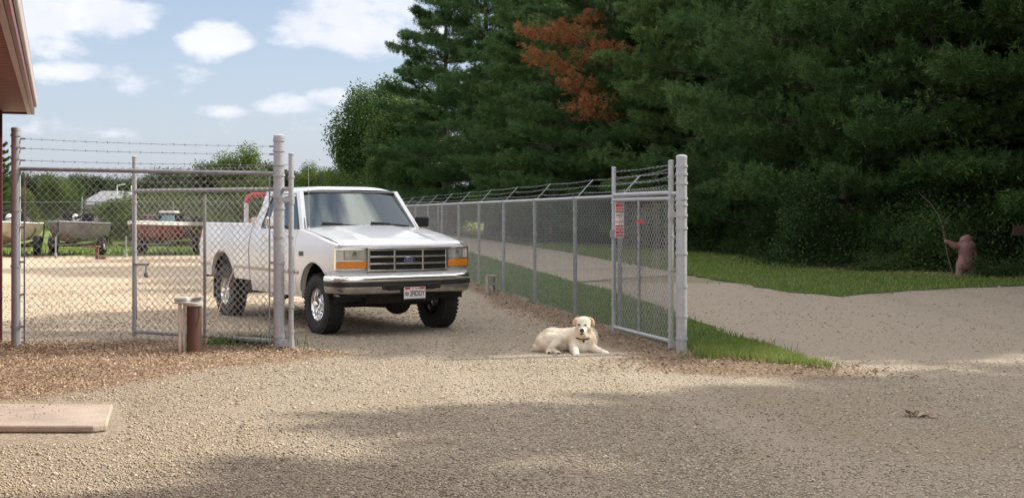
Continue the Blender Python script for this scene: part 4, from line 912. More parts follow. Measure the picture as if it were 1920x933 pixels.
    # wipers, antenna, washer line
    for y0, y1 in ((-.62, -.02), (.10, .70)):
        mb = MB(); q = lambda y, u: Vector((-.605 - .42 * u + .05 * (1 - (y / .84) ** 2) + .03, y, 1.385 + .48 * u)); mb.tube([q(y0, .05), q((y0 + y1) / 2, .045), q(y1, .0)], .013, 6); mb.tube([q(y0 + .02, .10), q(y0 + .30, .06)], .014, 5); mb.build('wiper', M['blk'], root)
    mb = MB(); mb.tube([(-.50, -.83, 1.34), (-.50, -.83, 1.38)], .014, 8); mb.tube([(-.50, -.83, 1.38), (-.53, -.83, 2.22)], [.0032, .002], 5); mb.build('antenna', M['chrome'], root)
    # roll bar and load in the bed
    mb = MB(); f = -3.05; pts = [(f, -.74, 1.40), (f, -.74, 1.72), (f, -.71, 1.80), (f, -.63, 1.835), (f, .63, 1.835), (f, .71, 1.80), (f, .74, 1.72), (f, .74, 1.40)]
    mb.tube(pts[1:7], .045, 10, 0); mb.tube(pts[:2], .036, 10, 1); mb.tube(pts[6:], .036, 10, 1); mb.build('roll_bar', [M['red'], M['white']], root, smooth=True)
    mb = MB(); mb.lathe([(.001, .03), (.06, .025), (.07, 0), (.06, -.025), (.001, -.03)], 16, axis='x', c=(-3.0, -.60, 1.46)); mb.build('bed_lamp', M['red'], root, smooth=True)
    mb = MB(); mb.box((-3.95, .30, 1.43), (.9, 1.05, .07)); mb.build('bed_cover', M['red'], root, bevel=.02)
    mb = MB(); mb.box((-2.62, -.30, 1.42), (.42, .9, .16)); mb.build('tool_box', M['pvc'], root, bevel=.02)
truck()

# ------------------------------------------------------------------ dog
def dog():
    bx, by = G(1068, 660); root = empty('dog', (bx, by, 0)); tag(root, 'cream coloured dog lying on the gravel beside the open gate', 'dog')
    K = .00077                                               # metres per enlarged pixel of the reference study
    def q(px, py, y=0.0): return Vector(((px - 684) * K, y, (765 - py) * K))
    mb = MB()
    # trunk: rump to chest, lying, turned a little to the viewer
    limb(mb, [q(330, 610, .10), q(430, 570, .10), q(560, 580, .10), q(700, 575, .07), q(830, 560, .02), (q(920, 560, -.01))], [.105, .125, .118, .125, .135, .120], 16)
    ball(mb, q(560, 660, .08), (.20, .12, .09)); ball(mb, q(860, 650, .0), (.13, .13, .115)); ball(mb, q(1000, 560, .03), (.085, .10, .12))
    # hind quarter near side, thigh folded, shank, paw
    ball(mb, q(350, 640, 0.0), (.135, .10, .10), Matrix.Rotation(.35, 3, 'Y')); ball(mb, q(240, 690, .03), (.07, .09, .06))
    limb(mb, [q(380, 580, -.02), q(510, 560, -.09), q(500, 600, -.11)], [.085, .058, .045]); limb(mb, [q(510, 575, -.10), q(430, 650, -.13), q(370, 705, -.14), q(375, 735, -.17)], [.046, .036, .027, .030]); limb(mb, [q(370, 715, -.14), q(365, 742, -.20)], [.028, .030])
    limb(mb, [q(400, 700, -.11), q(470, 735, -.16), q(510, 748, -.20)], [.032, .027, .030])
    # tail along the ground
    limb(mb, [q(230, 690, .12), q(180, 735, .16), q(150, 745, .24)], [.03, .022, .012])
    # neck and head
    limb(mb, [q(880, 560, .02), q(890, 480, -.03), q(882, 400, -.07)], [.115, .100, .085], 14)
    ball(mb, q(882, 318, -.09), (.090, .088, .070)); ball(mb, q(876, 365, -.11), (.082, .085, .070)); ball(mb, q(862, 425, -.165), (.050, .075, .046)); ball(mb, q(852, 430, -.215), (.040, .042, .034)); ball(mb, q(858, 468, -.17), (.042, .07, .028)); ball(mb, q(868, 500, -.10), (.065, .06, .055))
    for s in (-1, 1): ball(mb, q(877 + s * 62, 390, -.10), (.035, .055, .045))
    # fore legs: near one pointing at the viewer, the other stretched to the right
    limb(mb, [q(760, 610, -.04), q(745, 690, -.10), q(755, 735, -.22), q(762, 748, -.33)], [.080, .060, .036, .036]); ball(mb, q(764, 752, -.36), (.036, .05, .030))
    limb(mb, [q(990, 600, -.02), q(1000, 690, -.05), q(1090, 722, -.12), q(1160, 742, -.17)], [.080, .058, .038, .034]); ball(mb, q(1185, 748, -.19), (.046, .040, .030), Matrix.Rotation(-.5, 3, 'Z'))
    for s in (-1, 0, 1): ball(mb, q(764 + s * 26, 758, -.385), (.014, .022, .018)); ball(mb, q(1208 + s * 12, 757, -.20 - .022 * s), (.022, .013, .016))
    body = sculpt('body', mb, M['dog'], root, .009, 5)
    # fine fur on the coat
    me = body.data; n = len(me.polygons); rg = np.random.default_rng(3)
    cen = np.empty(n * 3); me.polygons.foreach_get('center', cen); nor = np.empty(n * 3); me.polygons.foreach_get('normal', nor); cen = cen.reshape(-1, 3); nor = nor.reshape(-1, 3)
    idx = rg.integers(0, n, 20000); idx = idx[~((cen[idx, 1] < -.12) & (cen[idx, 2] > .17))]
    c = cen[idx] + rg.normal(0, .003, (len(idx), 3)); d = nor[idx] * .45 + np.array([-.35, 0, -.55]) + rg.normal(0, .25, (len(idx), 3)); d /= np.linalg.norm(d, axis=1)[:, None]
    side = np.cross(d, rg.normal(0, 1, (len(idx), 3))); side /= np.linalg.norm(side, axis=1)[:, None] + 1e-9
    ln = rg.uniform(.012, .026, len(idx))[:, None]; c = c - nor[idx] * .002
    V = np.stack([c - side * .0011, c + side * .0011, c + d * ln], 1).reshape(-1, 3); V[:, 2] = np.maximum(V[:, 2], .0)
    npmesh('fur', V, np.arange(len(V)).reshape(-1, 3), M['dog'], body)
    # ears
    for sg in (-1, 1):
        e = MB(); cx = 880 + sg * 112
        ball(e, q(880 + sg * 92, 268, -.085), (.034, .022, .022), Matrix.Rotation(sg * .5, 3, 'Y')); ball(e, q(cx + sg * 14, 305, -.105), (.026, .020, .044), Matrix.Rotation(sg * -.30, 3, 'Y')); ball(e, q(cx + sg * 28, 340, -.112), (.018, .014, .026), Matrix.Rotation(sg * -.35, 3, 'Y'))
        sculpt('ear', e, M['ear'], root, .006, 4)
    for px, py, yy in ((372, 742, -.222), (512, 752, -.222)): e = MB(); ball(e, q(px, py, yy), (.018, .010, .014)); e.build('paw_pad', M['chassis'], root, smooth=True, angle=80)
    e = MB(); ball(e, q(846, 412, -.256), (.026, .018, .022)); ball(e, q(846, 428, -.250), (.013, .012, .014)); e.build('nose', M['nose'], root, smooth=True, angle=80)
    e = MB()
    e.tube([q(822, 462, -.222), q(838, 457, -.246), q(850, 466, -.250), q(866, 459, -.240), q(880, 466, -.215)], [.003, .006, .007, .006, .003], 6); ball(e, q(840, 468, -.236), (.016, .012, .010)); e.build('mouth', M['nose'], root, smooth=True, angle=80)
    for s, px, py in ((-1, 808, 340), (1, 902, 345)):
        e = MB(); ball(e, q(px, py, -.184), (.016, .013, .0105)); e.build('eye', M['nose'], root, smooth=True, angle=80)
    cm = MB(); ring = []
    for i in range(25):
        a = 2 * PI * i / 24; ring.append(q(880, 520, -.015) + Vector((math.cos(a) * .112, math.sin(a) * .122, math.sin(a) * .030 + .004)))
    cm.tube(ring, .010, 6); co = cm.build('collar', pmat('collar', (.09, .06, .045), (.06, .04, .03), 20, .7), root, smooth=True, angle=80)
    t = MB(); t.lathe([(.001, .003), (.013, .003), (.013, -.003), (.001, -.003)], 12, axis='y', c=q(878, 585, -.138)); t.build('tag', M['blk'], co)
dog()

# ------------------------------------------------------------------ small things near the gate
def cinder():
    x, y = G(921, 552); mb = MB(); w, d, h, t = .185, .19, .36, .035
    for z in (t / 2, h / 2, h - t / 2): mb.box((0, 0, z), (w, d, t))
    for s in (-1, 1): mb.box((s * (w / 2 - t / 2), 0, h / 2), (t, d - .004, h - .004))
    o = mb.build('cinder_block', M['block'], bevel=.006); o.location = (x, y, .012); o.rotation_euler = (0, 0, .25); tag(o, 'grey hollow concrete block standing on end against a fence post', 'cinder block')
    mb = MB(); mb.box((0, 0, 0), (.11, .02, .1)); 
cinder()
def pedestal():
    x, y = G(364, 664); root = empty('utility_pedestal', (x, y, 0)); tag(root, 'brown cylinder pedestal with flat grey caps standing before the left gate', 'pedestal')
    mb = MB(); mb.tube([(0, 0, -.02), (0, 0, .56)], .082, 28); mb.build('casing', M['cyl'], root, smooth=True)
    mb = MB(); mb.tube([(-.02, 0, .56), (-.02, 0, .585)], .118, 28); mb.hexa([(-.20, -.08, .565), (-.02, -.10, .565), (-.02, .10, .565), (-.20, .08, .565), (-.20, -.08, .59), (-.02, -.10, .59), (-.02, .10, .59), (-.20, .08, .59)]); mb.tube([(0, 0, .54), (0, 0, .56)], .098, 28); mb.build('collar_plate', M['pvc'], root, smooth=True, bevel=.004)
    mb = MB(); mb.box((-.13, 0, .615), (.15, .15, .045)); mb.build('cap', M['pvc'], root, bevel=.015)
    mb = MB(); mb.box((.03, 0, .605), (.12, .13, .02), Matrix.Rotation(-.12, 3, 'Y')); mb.box((.04, 0, .625), (.11, .12, .018), Matrix.Rotation(-.12, 3, 'Y')); mb.build('lid', M['galvold'], root, bevel=.005)
    mb = MB(); mb.tube([(-.155, -.01, -.02), (-.155, -.01, .57)], .019, 12); mb.build('cream_pipe', M['pvcw'], root, smooth=True)
    mb = MB(); mb.tube([(-.105, -.02, -.02), (-.105, -.02, .57)], .015, 12); mb.build('conduit', M['pvc'], root, smooth=True)
    mb = MB(); mb.tube([(.07, -.05, .54), (.074, -.052, .42), (.055, -.07, .33), (.03, -.082, .29)], .004, 5); mb.build('cable', M['rusty'], root)
pedestal()
mb = MB(); a = Vector(G(382, 652)); mb.tube([(a.x, a.y, 0), (a.x + .16, a.y + .10, .46), (a.x + .335, a.y + .12, .95)], .0085, 6)
tag(mb.build('marker_rod', M['stick']), 'thin pale pink rod leaning against the chain link left of the gate post', 'rod')
def leaf_clump():
    x, y = G(1722, 783); mb = MB(); rg = random.Random(4)
    for i in range(26):
        p = Vector((rg.gauss(0, .05), rg.gauss(0, .03), .012)); a = rg.uniform(0, 6.3); L = rg.uniform(.03, .075); t = Vector((math.cos(a), math.sin(a), rg.uniform(.05, .7))) * L; n = Vector((-math.sin(a), math.cos(a), .3)) * L * .35
        mb.add([p, p + t * .5 + n, p + t, p + t * .5 - n], [(0, 1, 2, 3)])
    o = mb.build('dead_twig', M['dryleaf']); o.location = (x, y, .008); tag(o, 'small clump of dead brown leaves lying on the drive at right', 'leaf clump')
leaf_clump()

# ------------------------------------------------------------------ boats on trailers
def boat(px, py, hw, length, rz, hull, rim, label, kind):
    x, y = G(px, py); root = empty('boat', (x, y, 0), rz); tag(root, label, 'boat')
    kz, gz = .46, 1.16
    def station(t):                                          # t 0 bow .. 1 stern, local -y is the bow
        w = hw * (1 - (1 - min(1, t / .55)) ** 2.2) if t < .55 else hw * (1 - .08 * (t - .55)); k = kz + .36 * (1 - min(1, t / .4)) ** 2; g = gz + .10 * (1 - t) ** 2; Y = -length / 2 + length * t
        w = max(w, .03)
        return [(-w, Y, g), (-w * .95, Y, g - .30), (-w * .72, Y, k + .12), (0, Y, k), (w * .72, Y, k + .12), (w * .95, Y, g - .30), (w, Y, g)]
    ts = [0, .03, .08, .15, .25, .38, .55, .75, 1]
    mb = MB(); mb.loft([station(t) for t in ts], closed=False, cap=False); st = station(1); mb.add(st, [tuple(range(7))]); mb.build('hull', hull, root, smooth=True, angle=30)
    mb = MB()
    for s in (0, 6): mb.tube([Vector(station(t)[s]) for t in ts], .028, 6)
    mb.build('gunwale', rim, root)
    mb = MB(); mb.loft([[(p[0] * .94, p[1], gz - (.06 if t < .45 else .30)) for p in (station(t)[0], station(t)[6])] for t in ts[1:]], closed=False, cap=False); mb.build('deck', M['seat'] if kind != 'bass' else M['maroon'], root)
    mb = MB(); mb.box((.10, length / 2 + .12, 1.18), (.36, .42, .50)); mb.box((.10, length / 2 + .12, .80), (.14, .2, .6)); mb.build('outboard_motor', M['blk'], root, bevel=.06)
    mb = MB()
    for s in (-.35, .35): mb.box((s, .35, gz + .05), (.42, .40, .10)); mb.box((s, .53, gz + .22), (.42, .08, .34))
    mb.build('seat', M['blk'], root, bevel=.03)
    mb = MB(); mb.tube([(-.15, -length / 2 + .25, gz + .10), (.5, -length / 2 + .75, gz + .24)], .022, 6); mb.tube([(.42, -length / 2 + .7, gz + .2), (.62, -length / 2 + .85, gz + .3)], .06, 8); mb.build('trolling_motor', M['blk'], root)
    mb = MB(); ball(mb, (-.30, -.75, gz + .02), (.32, .45, .16)); ball(mb, (.35, .95, gz + .06), (.34, .4, .20)); ball(mb, (-.2, 1.5, gz + .04), (.4, .35, .15)); mb.build('tarp', M['dkmetal'], root, smooth=True)
    if kind == 'bass':
        mb = MB(); mb.box((-.35, -.1, gz + .16), (.75, .5, .34)); mb.build('console', M['maroon'], root, bevel=.05)
        mb = MB(); mb.hexa([(-.1, -.5, gz + .05), (.62, -.5, gz + .05), (.62, -.42, gz + .05), (-.1, -.42, gz + .05), (-.05, -.3, gz + .36), (.55, -.3, gz + .36), (.55, -.27, gz + .36), (-.05, -.27, gz + .36)]); mb.build('windscreen', M['sideglass'], root)
        mb = MB(); mb.box((.25, -.12, gz + .42), (.62, .5, .10)); mb.build('cover_roll', M['white'], root, bevel=.04)
        mb = MB()
        for s in (-1, 1): mb.loft([[(s * abs(station(t)[0][0]) * 1.003, station(t)[0][1] - .01, station(t)[0][2] - dz) for dz in (.012, .10)] for t in ts], closed=False, cap=False)
        mb.build('stripe', M['white'], root)
    else:
        mb = MB(); ball(mb, (.12, -.35, gz + .20), (.13, .13, .17)); mb.build('white_bucket', M['white'], root, smooth=True)
        mb = MB(); mb.box((0, -.1, gz + .52), (.9, .5, .05)); mb.tube([(-.3, .1, gz), (-.3, .0, gz + .5)], .015, 5); mb.tube([(.3, .1, gz), (.3, .0, gz + .5)], .015, 5); mb.build('folded_seat', M['dkmetal'], root, bevel=.02)
    return root
def trailer(px, py, hw, length, rz, label, mat):
    x, y = G(px, py); root = empty('boat_trailer', (x, y, 0), rz); tag(root, label, 'trailer')
    mb = MB()
    for s in (-1, 1): mb.tube([(s * hw * .62, length / 2, .42), (s * hw * .62, -.5, .42), (s * .05, -length / 2 - .4, .44)], .04, 6)
    mb.tube([(-hw, .5, .34), (hw, .5, .34)], .035, 6); mb.tube([(-hw * .62, -.4, .42), (hw * .62, -.4, .42)], .035, 6); mb.tube([(0, -length / 2 - .9, .44), (0, -length / 2 + .2, .44)], .045, 6)
    mb.build('frame', mat, root)
    mb = MB(); mb.tube([(0, -length / 2 - .2, .45), (0, -length / 2 - .1, 1.05)], .035, 6); mb.build('winch_post', mat, root)
    mb = MB(); mb.tube([(.08, -length / 2 - .6, .75), (.08, -length / 2 - .6, .12)], .03, 6); mb.lathe([(.001, .03), (.09, .03), (.09, -.03), (.001, -.03)], 12, axis='x', c=(.08, -length / 2 - .6, .09)); mb.build('jack', M['galvold'], root)
    for s in (-1, 1):
        mb = MB(); mb.tube([(s * hw * .95, length / 2 - .3, .4), (s * hw * 1.06, length / 2 - .3, 1.25)], .03, 6); mb.build('guide_post', M['blk'], root)
        mb = MB(); mb.lathe([(.16, -.08), (.22, -.10), (.30, -.10), (.325, -.06), (.325, .06), (.30, .10), (.22, .10), (.16, .08)], 20, axis='x', c=(s * (hw + .02), .5, .325), closed=True); w = mb.build('wheel', M['rubber'], root, smooth=True)
        mb = MB(); mb.lathe([(.001, s * .06), (.07, s * .07), (.16, s * .03), (.17, s * .09)], 14, axis='x', c=(s * (hw + .02), .5, .325)); mb.build('rim', M['white'], w)
        mb = MB(); mb.grid(lambda u, v: (s * (hw + .02) + (v - .5) * .24, .5 + .40 * math.cos(PI * u), .34 + .38 * math.sin(PI * u)), 10, 2); mb.build('fender', M['blk'], root)
    return root
boat(140, 478, .84, 4.6, .10, M['alu'], M['galvold'], 'grey aluminium fishing boat with a white bucket on the middle trailer', 'open')
trailer(140, 478, .86, 4.6, .10, 'dark boat trailer under the grey aluminium boat', M['dkmetal'])
boat(308, 477, 1.08, 5.2, -.16, M['maroon'], M['white'], 'maroon bass boat with a white stripe behind the left gate leaf', 'bass')
trailer(308, 477, 1.10, 5.2, -.16, 'black boat trailer under the maroon bass boat', M['dkmetal'])
boat(14, 480, .90, 4.8, .22, M['tan'], M['white'], 'tan hulled boat half hidden behind the building corner and end post', 'open')
trailer(14, 480, .92, 4.8, .22, 'boat trailer with black fenders under the tan boat beside the building', M['dkmetal'])
x, y = G(182, 486); mb = MB(); mb.box((0, 0, .20), (.10, .10, .40)); mb.box((-.18, 0, .43), (.55, .3, .05)); mb.box((.22, -.1, .05), (.2, .14, .10)); o = mb.build('wooden_stand', M['rusty'], bevel=.01); o.location = (x, y, 0); tag(o, 'low rusty brown stand beside the grey aluminium boat', 'stand')
for k, (px, py) in enumerate(((208, 463), (60, 462))):
    x, y = G(px, py); mb = MB(); mb.box((0, 0, .12), (.16, .12, .26)); mb.box((.08, .02, .05), (.14, .1, .10)); o = mb.build('stump', M['shed'], bevel=.02); o.location = (x, y, 0); tag(o, ('dark wooden stump at the lawn edge between two boats', 'dark wooden stump at the lawn edge near the tan boat')[k], 'stump', 'stumps at the lawn edge')

# ------------------------------------------------------------------ far house, shed and frame
def house():
    p = at(206, 398, 190); root = empty('house', (p.x, p.y, 0), .25); tag(root, 'pale house with a wide grey gable roof far beyond the lawn', 'house')
    mb = MB(); mb.box((0, 0, 1.3), (9, 7, 2.6)); mb.build('wall', M['white'], root)
    mb = MB(); mb.hexa([(-5, -4, 2.5), (5, -4, 2.5), (5, 4, 2.5), (-5, 4, 2.5), (-1.2, 0, 4.9), (3.6, 0, 4.9), (3.6, .1, 4.9), (-1.2, .1, 4.9)]); mb.build('roof', M['roofgrey'], root)
    mb = MB(); 
    for x in (-2.4, 1.5): mb.box((x, -3.52, 1.5), (1.2, .06, 1.1))
    mb.build('window', M['blk'], root)
house()
p = at(173, 398, 120); root = empty('garden_shed', (p.x, p.y, 0)); tag(root, 'dark brown garden shed on the lawn left of the pale house', 'shed')
mb = MB(); mb.box((0, 0, .95), (1.5, 1.5, 1.9)); mb.build('wall', M['shed'], root); mb = MB(); mb.hexa([(-.9, -.9, 1.88), (.9, -.9, 1.88), (.9, .9, 1.88), (-.9, .9, 1.88), (-.9, -.02, 2.35), (.9, -.02, 2.35), (.9, .02, 2.35), (-.9, .02, 2.35)]); mb.build('roof', M['dkmetal'], root); mb = MB(); mb.box((.1, -.765, .8), (.8, .04, 1.55)); mb.build('door', M['blk'], root)
p = at(233, 398, 125); root = empty('swing_frame', (p.x, p.y, 0)); tag(root, 'white tubular frame standing in front of the far house', 'frame')
mb = MB()
for s in (-1, 1): mb.tube([(s * .75, 0, 0), (s * .72, 0, 4.3)], .06, 6)
mb.build('upright', M['white'], root); mb = MB(); mb.tube([(-.74, 0, 3.0), (.74, 0, 3.0)], .06, 6); mb.tube([(-.72, 0, 4.3), (.1, 0, 4.45)], .05, 6); mb.build('crossbar', M['white'], root)

# ------------------------------------------------------------------ trees
def plume(rg, base, az, L, rise, ntuft, width=.36, droop=.0, lift=.28):
    """foliage points of one pine limb, gathered in fronds along its side shoots"""
    d = np.array([math.cos(az), math.sin(az), 0]); s = np.array([-math.sin(az), math.cos(az), 0]); up = np.array([0, 0, 1.0])
    ns = max(4, int(3 + 2.1 * L)); Ps, Ds = [], []
    for i in range(ns):
        t = .24 + .72 * (i + rg.uniform(.1, .9)) / ns; side = (1 if i % 2 else -1) * rg.uniform(.35, 1.05); last = i >= ns - 2
        if last: side *= .35
        l = L * (.46 * (1.12 - t) + .10) * rg.uniform(.8, 1.25)
        o = base + d * (L * t) + up * (L * (rise * t - droop * t * t + .16 * t ** 3))
        sd = d * .8 + s * side + up * rg.normal(.10, .10); sd /= np.linalg.norm(sd); k = max(5, int(ntuft / ns))
        u = rg.uniform(.05, 1, k) ** .7; rad = .05 + .12 * l
        P = o + sd * (l * u)[:, None] + up * (.20 * l * u * u)[:, None] + rg.normal(0, 1, (k, 3)) * np.array([rad, rad, rad * .34])
        Ps.append(P); Ds.append(sd * .8 + up * lift + rg.normal(0, .28, (k, 3)))
    return np.vstack(Ps), np.vstack(Ds)
def needles(rg, P, D, k, ln, wd):
    n = len(P); D = D / np.linalg.norm(D, axis=1)[:, None]
    DD = np.repeat(D, k, 0) + rg.normal(0, .55, (n * k, 3)); DD /= np.linalg.norm(DD, axis=1)[:, None]
    PP = np.repeat(P, k, 0) + rg.normal(0, .045, (n * k, 3)); L = ln * rg.uniform(.6, 1.25, (n * k, 1))
    q = np.cross(DD, rg.normal(0, 1, (n * k, 3))); q /= np.linalg.norm(q, axis=1)[:, None] + 1e-9
    V = np.stack([PP - q * wd / 2, PP + q * wd / 2, PP + DD * L], 1).reshape(-1, 3)
    return V, np.arange(n * k * 3).reshape(-1, 3)
def trunk_mesh(name, mat, parent, H, r, limbs, seed, lean=.25):
    rg = random.Random(seed); mb = MB(); n = 9; pts = []
    for i in range(n):
        t = i / (n - 1); pts.append(Vector((lean * math.sin(t * 2.1 + seed) * t, lean * math.cos(t * 1.7 + seed * 2) * t - lean * 0, H * t - .1 * (t == 0))))
    mb.tube(pts, [r * (1.25 if i == 0 else 1) * (1 - .88 * i / (n - 1)) for i in range(n)], 9)
    for (a, b, rr) in limbs: mb.tube([a, (Vector(a) + Vector(b)) / 2 + Vector((0, 0, -.03 * (Vector(b) - Vector(a)).length)), b], [rr, rr * .65, rr * .25], 5, cap=False)
    return mb.build(name, mat, parent, smooth=True)
def pine_proto(seed, H, Rm, z0, layers, per, dead=()):
    rg = np.random.default_rng(seed); root = empty('pine_tree', (0, 0, 0)); Ps, Ds, limbs, dP, dD = [], [], [], [], []
    for li in range(layers):
        fr = li / layers; zb = z0 + (H - z0) * fr; Lr = Rm * ((1 - fr) ** .75) * (.75 + .25 * min(1, fr * 6)) + .35
        for b in range(per):
            az = 2 * PI * b / per + li * 2.4 + rg.normal(0, .25); L = Lr * rg.uniform(.62, 1.18); zz = zb + rg.normal(0, .11); base = np.array([0, 0, zz]); rise = .02 + .34 * fr + rg.normal(0, .06)
            nt = int(36 + 78 * L); P, D = plume(rg, base, az, L, rise, nt, .34, .10 * (1 - fr)); isd = any(abs(fr - f) < .04 and abs((az - a + PI) % (2 * PI) - PI) < w for f, a, w in dead)
            kp = rg.uniform(0, 1, len(P)) < (.62 if isd else 1); (dP if isd else Ps).append(P[kp]); (dD if isd else Ds).append(D[kp])
            e = base + np.array([math.cos(az), math.sin(az), 0]) * L * .85; e[2] += L * (rise * .85 - .07 * (1 - fr) + .1); limbs.append((tuple(base), tuple(e), .028 + .010 * L))
    V, F = needles(rg, np.vstack(Ps), np.vstack(Ds), 13, .165, .030)
    npmesh('crown', V, F, M['needle'], root)
    if dP:
        V, F = needles(rg, np.vstack(dP), np.vstack(dD), 11, .17, .030); o = npmesh('dead_branch', V, F, M['dead'], root); o['label'] = 'rust brown dead branches'
    trunk_mesh('trunk', M['bark'], root, H, .24, limbs, seed)
    return root
def leaves(rg, P, size, k=4):
    n = len(P); a = rg.normal(0, 1, (n, 3)); a /= np.linalg.norm(a, axis=1)[:, None]; b = np.cross(a, rg.normal(0, 1, (n, 3))); b /= np.linalg.norm(b, axis=1)[:, None]
    s = size * rg.uniform(.6, 1.3, (n, 1)); V = np.stack([P - a * s * .5, P + b * s * .32, P + a * s * .5, P - b * s * .32], 1).reshape(-1, 3)
    return V, np.arange(n * 4).reshape(-1, 4)
def crown_points(rg, n, c, r, nl, lob):
    """leaf positions gathered in uneven lobes"""
    C = []
    while len(C) < nl:
        q = rg.uniform(-1, 1, 3)
        if .35 < np.linalg.norm(q) < 1: C.append(q)
    C = np.array(C); i = rg.integers(0, nl, n); d = rg.normal(0, 1, (n, 3)); d /= np.linalg.norm(d, axis=1)[:, None]
    rr = lob * rg.uniform(.55, 1.15, nl)[i][:, None] * rg.uniform(0, 1, (n, 1)) ** .45 * (1 + .10 * np.clip(rg.normal(0, 1, (n, 1)), -2, 2))
    return np.array(c) + (C[i] * .72 + d * rr) * np.array(r), C
def broad_proto(name, seed, H, Rm, n, leaf, mat, zc=.58, lob=.36, nl=22, trunk_r=.16, part='crown', low=.0):
    rg = np.random.default_rng(seed); root = empty(name, (0, 0, 0)); P, C = crown_points(rg, n, (0, 0, H * zc), (Rm, Rm, H * (1 - zc)), nl, lob); P = P[P[:, 2] > .03]
    if low:
        q = rg.normal(0, 1, (int(n * low), 3)) * np.array([Rm * .5, Rm * .5, H * .16]); q[:, 2] = np.abs(q[:, 2]) + .04; P = np.vstack([P, q])
    V, F = leaves(rg, P, leaf); npmesh(part, V, F, mat, root, k=4)
    limbs = [((0, 0, H * .22 + .05 * H * (i % 4)), tuple(np.array([0, 0, H * zc]) + C[i] * .7 * np.array([Rm, Rm, H * (1 - zc)])), .25 * trunk_r + .01) for i in range(min(len(C), 12))]
    trunk_mesh('trunk', M['bark'], root, H * .75, trunk_r, limbs, seed, .15 * Rm)
    return root
def place(proto, used, x, y, rz, sc, label, cat, group=None, sz=None):
    o = copy_tree(proto) if proto in used else proto
    used.add(proto); o.location = (x, y, 0); o.rotation_euler = (0, 0, rz); o.scale = (sc, sc, sc if sz is None else sz); tag(o, label, cat, group)
    return o
USED = set()
PA = pine_proto(11, 17, 4.9, .9, 15, 7); PB = pine_proto(12, 19, 5.3, 1.6, 16, 7); PC = pine_proto(13, 16, 4.5, .7, 14, 7)
PD = pine_proto(14, 18, 5.0, 1.2, 16, 7, dead=((.19, 4.3, .4), (.28, 3.9, .6), (.34, 3.9, .8), (.40, 3.9, .8), (.46, 3.9, .6), (.57, 4.4, .6), (.65, 4.2, .5)))
row = [  # (x, depth, proto, scale, rotation, label)
    (15.2, 23.5, PB, .82, .3, 'large dark pine reaching into the upper right corner'),
    (15.5, 33.5, PA, 1.0, 1.2, 'dark pine behind the brown bear figure at right'),
    (12.6, 36.5, PC, 1.05, 2.0, 'dark pine above the bent pale sapling'),
    (10.6, 39.0, PB, .95, 4.0, 'dark pine in the wood two trees right of the right gate post'),
    (9.9, 45.0, PA, 1.0, 5.1, 'dark pine with drooping boughs just right of the right gate post'),
    (8.6, 51.5, PC, 1.1, .6, 'dark green pine rising straight behind the right gate leaf'),
    (4.6, 59.0, PD, 1.0, .0, 'green pine with rust brown dead branches on its left side'),
    (2.2, 66.5, PB, .98, 2.6, 'tall green pine left of the one with dead brown branches'),
    (1.6, 73.0, PA, 1.08, 3.3, 'full green pine above the middle of the long fence'),
    (-1.6, 83.0, PB, 1.12, 1.7, 'green pine behind the right side of the truck cab'),
    (-5.0, 92.0, PA, 1.22, .9, 'outermost tall pine whose left side stands against the sky')]
for (x, y, pr, sc, rz, lb) in row: place(pr, USED, x, y, rz, sc, lb, 'tree', 'pines along the road', sz=sc * (1.2 if y < 50 else 1.08 if y < 80 else 1.3 if y < 90 else 1.10))
back = [(7.4, 58.5), (18.5, 39), (24, 33), (27, 40), (25, 50), (23, 58), (30, 47), (28, 30), (20, 68), (33, 36), (19, 31), (24.5, 26.5), (30, 24), (15.5, 43), (13.8, 48.5), (12.5, 55), (11.0, 62), (8.8, 69), (6.2, 77), (3.4, 86), (21, 34), (17.5, 52), (15.5, 62), (12, 74), (8, 86), (3, 98), (20, 46), (22.5, 41)]
for i, (x, y) in enumerate(back): place((PA, PB, PC)[i % 3], USED, x, y, i * 1.7, 1.0 + .07 * (i % 4), 'dark pine standing deeper in the wood behind the front row', 'tree', 'pines deep in the wood')
shade = [(15.8, 22.0, PB, 1.0), (16.5, 13.4, PC, .56), (15.3, 19.7, PA, 1.0), (16.2, 10.4, PA, .95), (15.2, 7.0, PC, .98), (17.5, 3.6, PB, .95), (19.5, 27, PC, 1.15), (21.5, 19.6, PB, .85), (22, 9, PA, 1.1), (14.5, 1.0, PC, .85), (14.4, 12.1, PC, .78), (16.8, 25.6, PA, 1.05), (17.5, -3, PB, .85)]
for i, (x, y, pr, sc) in enumerate(shade): place(pr, USED, x, y, 2.1 * i + .4, sc, 'pine growing along the right side of the drive, shading the gravel', 'tree', 'pines shading the drive', sz=.95 if sc == .56 else None)
# broadleaf trees left of the pines and across the lawn
BA = broad_proto('broadleaf_tree', 21, 14, 4.6, 46000, .21, M['leaf'], .56, .40, 26, .22, low=.12)
BB = broad_proto('broadleaf_tree', 22, 11, 4.8, 38000, .21, M['brush'], .52, .42, 22, .2, low=.15)
BC = broad_proto('broadleaf_tree', 23, 12, 5.2, 24000, .36, M['farleaf'], .54, .42, 20, .2, low=.15)
for (px, d, sc, pr, lb) in ((700, 108, 1.02, BA, 'rounded leafy tree at the left end of the wood against the sky'), (668, 122, .80, BB, 'lower pale green tree at the foot of the leafy tree left of the pines'), (770, 104, .92, BA, 'leafy tree squeezed between the pines and the rounded tree'), (835, 96, .55, BB, 'small leafy tree above the truck roof in front of the pines'), (735, 98, .52, BA, 'low leafy tree just left of the truck roof')):
    p = at(px, 398, d); place(pr, USED, p.x, d, px * .1, sc, lb, 'tree')
def far_tree(px, ytop, d, pr, H, rz, lb, wide=1.0, group=None, cat='tree'):
    p = at(px, 398, d); h = CH + (HY - ytop) / FPX * d; s = h / H; o = place(pr, USED, p.x, d, rz, s * wide, lb, cat, group, sz=s); return o
